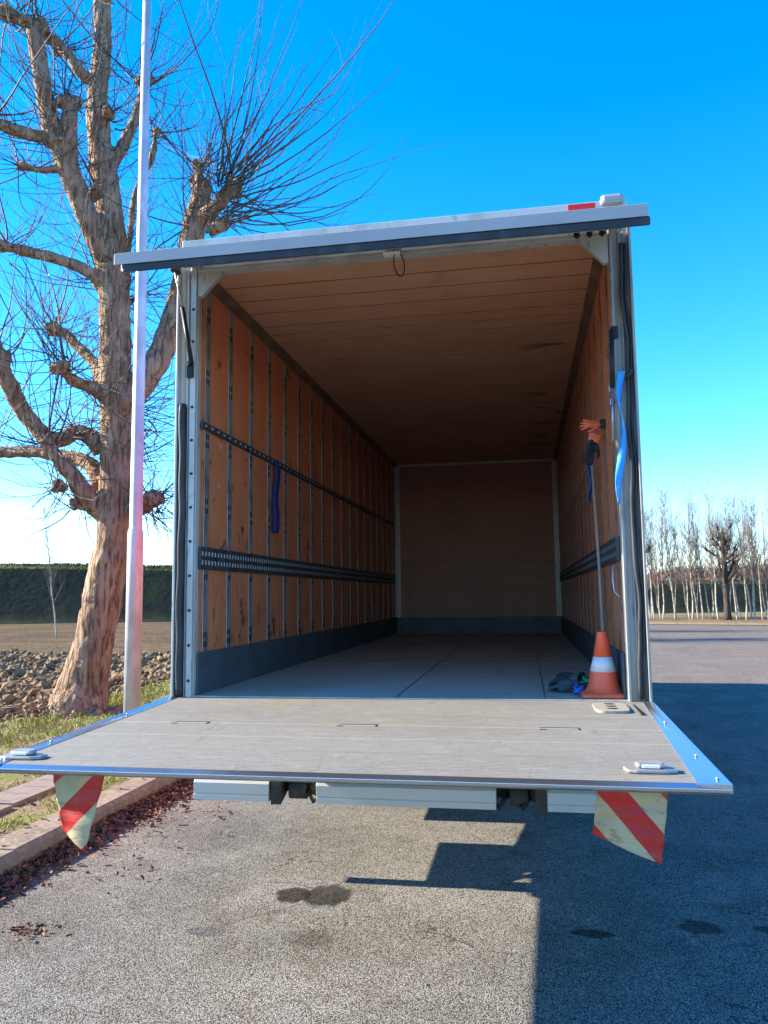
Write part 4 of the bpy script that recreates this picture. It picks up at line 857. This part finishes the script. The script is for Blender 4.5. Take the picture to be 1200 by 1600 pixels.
limb([(330, 360, D+0.5, 0.10), (345, 350, D+0.4, 0.10)])
limb([(172, 260, D, 0.12), (192, 228, D+0.2, 0.09), (210, 190, D+0.3, 0.075), (222, 150, D+0.4, 0.07), (222, 125, D+0.4, 0.07)])
limb([(196, 420, D+0.2, 0.06), (205, 350, D+0.4, 0.05), (212, 300, D+0.5, 0.045), (236, 250, D+0.6, 0.05), (243, 208, D+0.6, 0.04)])
limb([(82, 215, D-0.6, 0.09), (50, 212, D-0.8, 0.08), (15, 200, D-1.0, 0.085), (-30, 185, D-1.1, 0.08)])
limb([(155, 130, D, 0.10), (130, 118, D-0.2, 0.09), (112, 92, D-0.3, 0.085), (80, 60, D-0.4, 0.085), (45, 40, D-0.5, 0.09), (5, 15, D-0.6, 0.09), (-30, -10, D-0.6, 0.08)])
limb([(95, 262, D-0.5, 0.07), (65, 265, D-0.7, 0.05), (35, 260, D-0.8, 0.05)])
limb([(110, 262, D-0.5, 0.12), (108, 200, D-0.6, 0.12), (112, 160, D-0.6, 0.11)])
limb([(195, 800, D, 0.14), (222, 790, D-0.1, 0.13), (232, 785, D-0.1, 0.12)])
# root flare and gnarled foot
for (px, py, yy, r_) in ((85, 1112, D-0.3, 0.15), (75, 1130, D-0.4, 0.14), (100, 1080, D-0.2, 0.11), (150, 1125, D-0.3, 0.13), (180, 1118, D-0.1, 0.15), (120, 1140, D-0.5, 0.15), (68, 1108, D-0.2, 0.09)):
    lump(TB, at(px, py, yy), r_, sm=True, sq=1.3)
head(158, -10, D+0.1, 0.17, (0, 0, 1), 26)
head(52, 38, D-0.7, 0.15, (-0.2, -0.2, 1), 24)
head(110, 155, D-0.6, 0.16, (0.2, -0.5, 0.6), 20)
head(222, 128, D+0.4, 0.12, (0.7, 0.1, 0.8), 22, (1.2, 2.8))
head(243, 205, D+0.6, 0.06, (0.7, 0.2, 0.8), 10, (0.8, 2.0))
head(-15, 190, D-1.0, 0.12, (-0.7, -0.2, 0.6), 14)
head(35, 258, D-0.8, 0.08, (-0.8, -0.3, 0.3), 14, (0.7, 1.8))
head(316, 290, D+0.6, 0.18, (0.2, 0, 1), 14, (1.2, 2.6))
head(309, 258, D+0.6, 0.08, (0.1, 0, 1), 8, (1.0, 2.4))
head(356, 290, D+0.3, 0.16, (1.0, -0.1, 0.75), 34, (1.8, 3.6), 0.09, 0.6)
head(350, 345, D+0.4, 0.13, (1.0, -0.1, 0.25), 26, (1.6, 3.3), 0.10, 0.55)
head(300, 345, D+0.5, 0.15, (0.1, -0.8, 0.4), 16, (0.8, 2.2))
head(95, 572, D-0.8, 0.10, (-0.5, -0.2, 0.8), 22, (0.8, 2.2))
head(84, 514, D+0.5, 0.10, (-0.5, -0.1, 0.9), 22, (0.8, 2.2))
head(0, 560, D-0.7, 0.13, (-0.5, -0.2, 0.8), 20, (1.0, 2.4))
head(-20, 708, D+0.6, 0.11, (-0.8, 0, 0.5), 14)
head(72, 692, D-0.5, 0.10, (-0.4, -0.3, 0.6), 16, (0.8, 2.0))
head(95, 760, D-0.35, 0.10, (-0.7, -0.4, -0.2), 18, (0.6, 1.6), 0.10)
head(125, 790, D-0.2, 0.12, (-0.5, -0.5, -0.4), 14, (0.5, 1.5), 0.12)
head(5, 384, D-0.8, 0.10, (-0.7, -0.2, 0.7), 18)
head(148, 440, D-0.1, 0.08, (-0.6, -0.5, 0.5), 12, (0.7, 1.8))
head(235, 785, D-0.1, 0.16, (0.9, -0.3, 0.1), 60, (0.4, 1.3), 0.03, 1.0)
head(198, 420, D, 0.12, (0.6, -0.5, 0.5), 18, (0.7, 2.0))
head(185, 470, D+0.25, 0.1, (0.8, 0.5, 0.2), 40, (0.9, 2.0), 0.02, 1.0)
head(188, 640, D+0.2, 0.18, (0.9, 0.4, 0.05), 70, (1.0, 2.0), 0.01, 0.9)
head(192, 720, D+0.1, 0.16, (0.9, 0.3, 0.0), 60, (0.8, 1.8), 0.02, 0.9)
head(276, 500, D+0.3, 0.1, (0.6, -0.3, 0.1), 16, (0.5, 1.5), 0.03, 1.1)
head(150, 300, D-0.1, 0.12, (-0.3, -0.6, 0.4), 16, (0.8, 2.0))
head(135, 680, D-0.1, 0.08, (-0.2, -0.6, 0.6), 14, (0.8, 2.2), 0.05)
head(170, 180, D-0.1, 0.10, (0.6, -0.3, 0.5), 14, (0.8, 2.0))
head(90, 225, D-0.6, 0.14, (-0.5, -0.4, 0.6), 18, (0.8, 2.2))
head(10, 20, D-0.6, 0.12, (-0.3, -0.2, 0.9), 14)
head(90, 75, D-0.3, 0.10, (-0.1, -0.5, 0.9), 14)
base = at(118, 1130, D); base.z = 0.02
TR = empty('plane_tree', base, 'big pollarded plane tree with bare whips and knobbly limbs left of the truck', 'tree', 'pollarded plane trees')
t_ = TB.build('trunk', M['bark'], TR)
rm = t_.modifiers.new('merge', 'REMESH'); rm.mode = 'VOXEL'; rm.voxel_size = 0.022; rm.use_smooth_shade = True
tx = bpy.data.textures.new('bark_knobs', 'CLOUDS'); tx.noise_scale = 0.16; tx.noise_depth = 3
dm = t_.modifiers.new('knobs', 'DISPLACE'); dm.texture = tx; dm.texture_coords = 'LOCAL'; dm.strength = 0.055; dm.mid_level = 0.5
CR = MB()
for (p, r_, out, n, ln, upw, spread) in heads:
    for k in range(int(n*1.15)):
        rv = V(rng.gauss(0, 1), rng.gauss(0, 1), rng.gauss(0, 1)).normalized(); d = (out*0.55+rv*(spread+0.25)).normalized()
        l_ = rng.uniform(*ln)*rng.choice((0.45, 0.8, 1.0, 1.25)); sg_ = p+V(rng.gauss(0, 1), rng.gauss(0, 1), rng.gauss(0, 1))*r_*0.7
        pts = whip(CR, sg_, d, l_, rng.uniform(0.006, 0.0125)*(0.7+0.18*l_), rng, upw*rng.choice((0.2, 0.7, 1.1, 1.8)), rng.choice((0.06, 0.09, 0.15)), 12 if l_ > 1.2 else 7, 4)
        if rng.random() < 0.45:
            q = pts[len(pts)//2]; d3 = (pts[len(pts)//2+1]-q).normalized(); whip(CR, q, d3+V(rng.gauss(0, 1), rng.gauss(0, 1), rng.gauss(0, 1))*0.35, l_*0.45, 0.0045, rng, upw, 0.08, 6, 3)
# whips springing straight from the limbs
for (P_, rmax) in LIMBS:
    for k in range(int(len(P_)*1.7)):
        p = P_[rng.randint(0, len(P_)-1)]
        if p.z < 3.2: continue
        rv = V(rng.gauss(0, 1), rng.gauss(0, 1), rng.gauss(0, 0.7)).normalized(); l_ = rng.uniform(0.5, 2.4)
        whip(CR, p, rv, l_, rng.uniform(0.004, 0.009), rng, rng.choice((0.03, 0.1, 0.2)), rng.choice((0.07, 0.13)), 10, 4)
# long shoots that arch out to the right, over the truck roof
for (x0, y0, x1, y1, c) in ((358, 300, 628, 105, 0.12), (360, 310, 600, 215, 0.1), (350, 290, 545, 45, 0.1), (362, 318, 590, 300, 0.15), (352, 285, 480, -20, 0.1), (345, 285, 420, -30, 0.05), (360, 330, 575, 265, 0.12), (355, 300, 520, 120, 0.1), (365, 335, 545, 330, 0.12), (340, 290, 375, 40, 0.05), (352, 280, 505, 60, 0.1)):
    p0 = at(x0, y0, D+0.3); p1 = at(x1, y1, D+rng.uniform(-0.5, 1.0)); pts = []
    for k in range(13):
        t = k/12; q = lerp(p0, p1, t); q.z -= c*1.6*math.sin(math.pi*t)*(1-0.2*t); q += V(rng.uniform(-1, 1), rng.uniform(-1, 1), rng.uniform(-1, 1))*0.012; pts.append(q)
    CR.tube(pts, [0.016*(1-0.8*k/12) for k in range(13)], 5, cap=False)
CR.build('crown', M['shoot'], TR)
# dry suckers with leaves at the foot
lf = MB(); random.seed(44)
for k in range(330):
    c = at(62, 1112, D-0.35); leaf(c+V(random.gauss(0, 0.13), random.gauss(0, 0.15), random.gauss(0, 0.11)), random.uniform(0.02, 0.045), 1.5)
lf.build('sucker_leaves', M['sucker'], TR)
sk = MB()
for k in range(26):
    c = at(75, 1125, D-0.35); whip(sk, c+V(random.gauss(0, 0.1), random.gauss(0, 0.1), 0), V(random.uniform(-1, 0.3), random.uniform(-1, 1), 0.7), random.uniform(0.3, 0.7), 0.005, rng, 0.1, 0.15, 6, 3)
sk.build('sucker_shoots', M['shoot'], TR)

def pollard(seed, hgt, label, group, big=False):
    rng = random.Random(seed); random.seed(seed)
    root = empty('plane_tree', (0, 0, 0), label, 'tree', group)
    b = MB(); cr = MB(); th = hgt*0.68
    P = []; Q = []
    for k in range(12):
        t = k/11; P.append(V(0.12*noise.noise(V(t*3, seed, 0)), 0.12*noise.noise(V(t*3, seed, 9)), -0.05+t*th)); Q.append(0.19*(1-0.5*t)+(0.08 if k == 0 else 0))
    b.tube(P, Q, 10)
    hs_ = [(P[-1], V(0, 0, 1))]
    for k in range(24):
        t = rng.uniform(0.38, 0.95); p = lerp(V(0, 0, 0), P[-1], t); az = k*2.4+rng.uniform(-0.5, 0.5); el = rng.uniform(0.35, 0.95)
        ln = rng.uniform(0.14, 0.26)*hgt*(1.1-0.65*t); d = V(math.cos(az)*math.cos(el), math.sin(az)*math.cos(el), math.sin(el)); pts = [p]; rad = [0.10*(1.25-t)]
        for q in range(5):
            d = (d+V(0, 0, 0.10)+V(rng.uniform(-1, 1), rng.uniform(-1, 1), rng.uniform(-1, 1))*0.13).normalized(); p = p+d*ln/5; pts.append(p); rad.append(rad[0]*(1-0.09*(q+1)))
        b.tube(pts, rad, 7); hs_.append((p, d))
        if rng.random() < 0.6:
            d2 = (d+V(rng.uniform(-1, 1), rng.uniform(-1, 1), 0.2)*0.8).normalized(); p2 = pts[3]+d2*ln*0.35; b.tube([pts[3], p2], [rad[3]*0.8, rad[3]*0.6], 6); hs_.append((p2, d2))
    for (p, d) in hs_:
        for q in range(2): lump(b, p+V(rng.uniform(-1, 1), rng.uniform(-1, 1), rng.uniform(-1, 1))*0.05, rng.uniform(0.05, 0.08), sq=1, sm=True)
        for q in range(12):
            rv = V(rng.gauss(0, 1), rng.gauss(0, 1), rng.gauss(0, 1)).normalized(); whip(cr, p, d*0.7+rv*0.7+V(0, 0, 0.4), rng.uniform(0.7, 2.3), 0.007, rng, 0.16, 0.05, 5, 3)
    b.build('trunk', M['pollard_bark'], root); cr.build('crown', M['shoot'], root); return root
def put(o, x, y, z=0.0, rz=0.0, s_=1.0): o.location = (x, y, z); o.rotation_euler = (0, 0, rz); o.scale = (s_,)*3
o = pollard(21, 7.1, 'dark pollarded tree standing in front of the white saplings at right', 'pollarded plane trees'); put(o, 11.45, 41.2, 0.1)
o = pollard(22, 7.9, 'pollarded tree half hidden by the right edge of the truck', 'pollarded plane trees'); put(o, 6.6, 42.4, 0.1, 0.4)
o2 = copy_tree(o); put(o2, -4.7, 24.0, 0.1, 2.0, 1.1); o2['label'] = 'pollarded tree along the left kerb hidden behind the truck'
o2 = copy_tree(o); put(o2, -4.2, 30.5, 0.1, 4.0, 1.05); o2['label'] = 'second pollarded tree along the left kerb hidden behind the truck'
# white young poplars
def poplar(seed):
    rng = random.Random(seed); root = empty('poplar_sapling', (0, 0, 0), 'thin white stemmed sapling in the dense row beyond the far road', 'tree', 'white stemmed saplings beyond the far road')
    b = MB(); cr = MB(); lean = V(rng.uniform(-0.13, 0.03), rng.uniform(-0.05, 0.05), 0); P = []; Q = []; hg = rng.uniform(6.8, 8.6)
    for k in range(16):
        t = k/15; P.append(V(lean.x*hg*t+0.10*noise.noise(V(t*4, seed, 0)), lean.y*hg*t+0.06*noise.noise(V(t*4, seed, 5)), -0.1+t*hg)); Q.append(rng.uniform(0.9, 1.1)*0.045*(1-0.9*t)+0.004)
    b.tube(P, Q, 7)
    for k in range(70):
        t = rng.uniform(0.28, 0.97); i = int(t*15); p = P[i]; az = rng.uniform(0, 6.3); el = rng.uniform(0.9, 1.25)
        d = V(math.cos(az)*math.cos(el), math.sin(az)*math.cos(el), math.sin(el)); l_ = rng.uniform(0.8, 2.4)*(1.2-t)
        pts = whip(cr, p, d, l_+0.3, 0.0135*(1.3-t), rng, 0.10, 0.07, 4, 3)
        for q in range(3):
            whip(cr, pts[rng.randint(1, 3)], d+V(rng.uniform(-1, 1), rng.uniform(-1, 1), 0.3)*0.7, l_*0.45+0.2, 0.009, rng, 0.1, 0.1, 3, 3)
    b.build('trunk', M['poplar'], root); cr.build('crown', M['twig'], root); return root
protos = [poplar(50+k) for k in range(6)]; used = set()
rng = random.Random(77)
spots = []
for k in range(74):
    row = k % 3; xx = 5.4+k*0.235+rng.uniform(-0.12, 0.12); yy = 46.3-0.46*(xx-6)+row*2.2+rng.uniform(-0.5, 0.5)+rng.choice((0, 0, 1.5)); spots.append((xx, yy))
for i, (xx, yy) in enumerate(spots):
    pi_ = i % 6
    if pi_ in used: o = copy_tree(protos[pi_])
    else: o = protos[pi_]; used.add(pi_)
    put(o, xx, yy, 0.0, rng.uniform(-0.5, 0.5), rng.uniform(0.8, 1.12))
# lone sapling in the field at left
o = poplar(91); o['label'] = 'lone thin bare sapling in the field left of the big tree'; o['group'] = 'young trees in the field'; put(o, -19.6, 27.4, 0, 0, 0.72)
del o['group']
# far wood: one mass of bare stems
rng = random.Random(31); fwd_ = MB()
for k in range(5200):
    xx = rng.uniform(20, 130); yy = rng.uniform(215, 260); hg = rng.uniform(5, 10)*(1+0.25*noise.noise(V(xx*0.05, 0, 0)))*(0.65+0.35*min(1, max(0, (xx-20)/30)))
    fwd_.tube([(xx, yy, 0), (xx+rng.uniform(-.6, .6), yy, hg*0.6), (xx+rng.uniform(-1.4, 1.4), yy, hg)], [0.3, 0.2, 0.06], 3, cap=False)
    for q in range(3): 
        z_ = rng.uniform(0.4, 0.8)*hg; fwd_.tube([(xx, yy, z_), (xx+rng.uniform(-1.8, 1.8), yy, z_+rng.uniform(1, 2))], [0.13, 0.05], 3, cap=False)
fwd_.build('far_wood', M['far_twig'], kind='stuff', label='distant line of bare brown woodland beyond the bank', cat='woodland')
# houses beyond the bank
def house(x, y, w_, d_, h_, rh, rot, wm, lb, ridge_x=True):
    r_ = empty('house', (x, y, 0), lb, 'house', 'houses beyond the bank')
    b = MB(); b.box(x-w_/2, x+w_/2, y-d_/2, y+d_/2, 0, h_)
    b.prism([(y-d_/2, h_), (y+d_/2, h_), (y, h_+rh)], 'x', x-w_/2, x+w_/2) if ridge_x else b.prism([(x-w_/2, h_), (x+w_/2, h_), (x, h_+rh)], 'y', y-d_/2, y+d_/2)
    b.build('wall', wm, r_)
    b = MB(); e = 0.4; t = 0.25
    if ridge_x: pl = [(y-d_/2-e, h_-e*rh/(d_/2)), (y, h_+rh), (y+d_/2+e, h_-e*rh/(d_/2)), (y+d_/2+e, h_-e*rh/(d_/2)+t), (y, h_+rh+t), (y-d_/2-e, h_-e*rh/(d_/2)+t)]; b.prism([(p_[0], p_[1]+0.02) for p_ in pl], 'x', x-w_/2-e, x+w_/2+e)
    else: pl = [(x-w_/2-e, h_-e*rh/(w_/2)), (x, h_+rh), (x+w_/2+e, h_-e*rh/(w_/2)), (x+w_/2+e, h_-e*rh/(w_/2)+t), (x, h_+rh+t), (x-w_/2-e, h_-e*rh/(w_/2)+t)]; b.prism([(p_[0], p_[1]+0.02) for p_ in pl], 'y', y-d_/2-e, y+d_/2+e)
    b.build('roof', M['roof'], r_)
    for k in range(3):
        b = MB(); xx = x-w_/2+w_*(k+0.5)/3; b.box(xx-0.5, xx+0.5, y-d_/2-0.03, y-d_/2+0.05, h_-2.0, h_-0.8); b.build('window', M['glass'], r_)
    return r_
house(20.9, 150, 8.5, 8, 2.9, 1.9, 0, M['wallw'], 'house with a long terracotta roof just right of the truck')
house(26.4, 149.5, 4.4, 9, 2.9, 2.0, 0, M['wallw'], 'house with white gable beside the long terracotta roof', False)
house(33.5, 155, 6.0, 7, 2.6, 1.0, 0, M['wallc'], 'low cream house between the gabled house and the small far house')
house(38.5, 165, 3.2, 6, 3.9, 0.8, 0, M['wallc'], 'small cream house with red roof, rightmost of the houses', False)

# ------------------------------------------------------------------ street lamp pole
px_, py_ = -3.515, 3.62
LPn = empty('street_lamp', (px_, py_, 0.1), 'tall galvanised steel lamp pole between the kerb and the big tree', 'street lamp')
b = MB(); b.lathe([(0.088, 0.08), (0.086, 2.32), (0.083, 2.34), (0.083, 2.36), (0.070, 2.40), (0.058, 6.0), (0.045, 9.6)], (px_, py_, 0), 28); b.build('pole', M['steelpole'], LPn)
b = MB(); b.tube([(px_, py_, 9.58), (px_+0.1, py_, 9.9), (px_+0.6, py_, 10.1), (px_+1.3, py_, 10.15)], 0.035, 10); b.build('bracket_arm', M['steelpole'], LPn)
b = MB(); b.box(px_+1.25, px_+1.95, py_-0.13, py_+0.13, 10.1, 10.22); hd_ = b.build('lamp_head', M['steelpole'], LPn, bevel=0.04)
b = MB(); b.box(px_+1.35, px_+1.85, py_-0.09, py_+0.09, 10.085, 10.0995); b.build('lens', M['lens_white'], hd_)
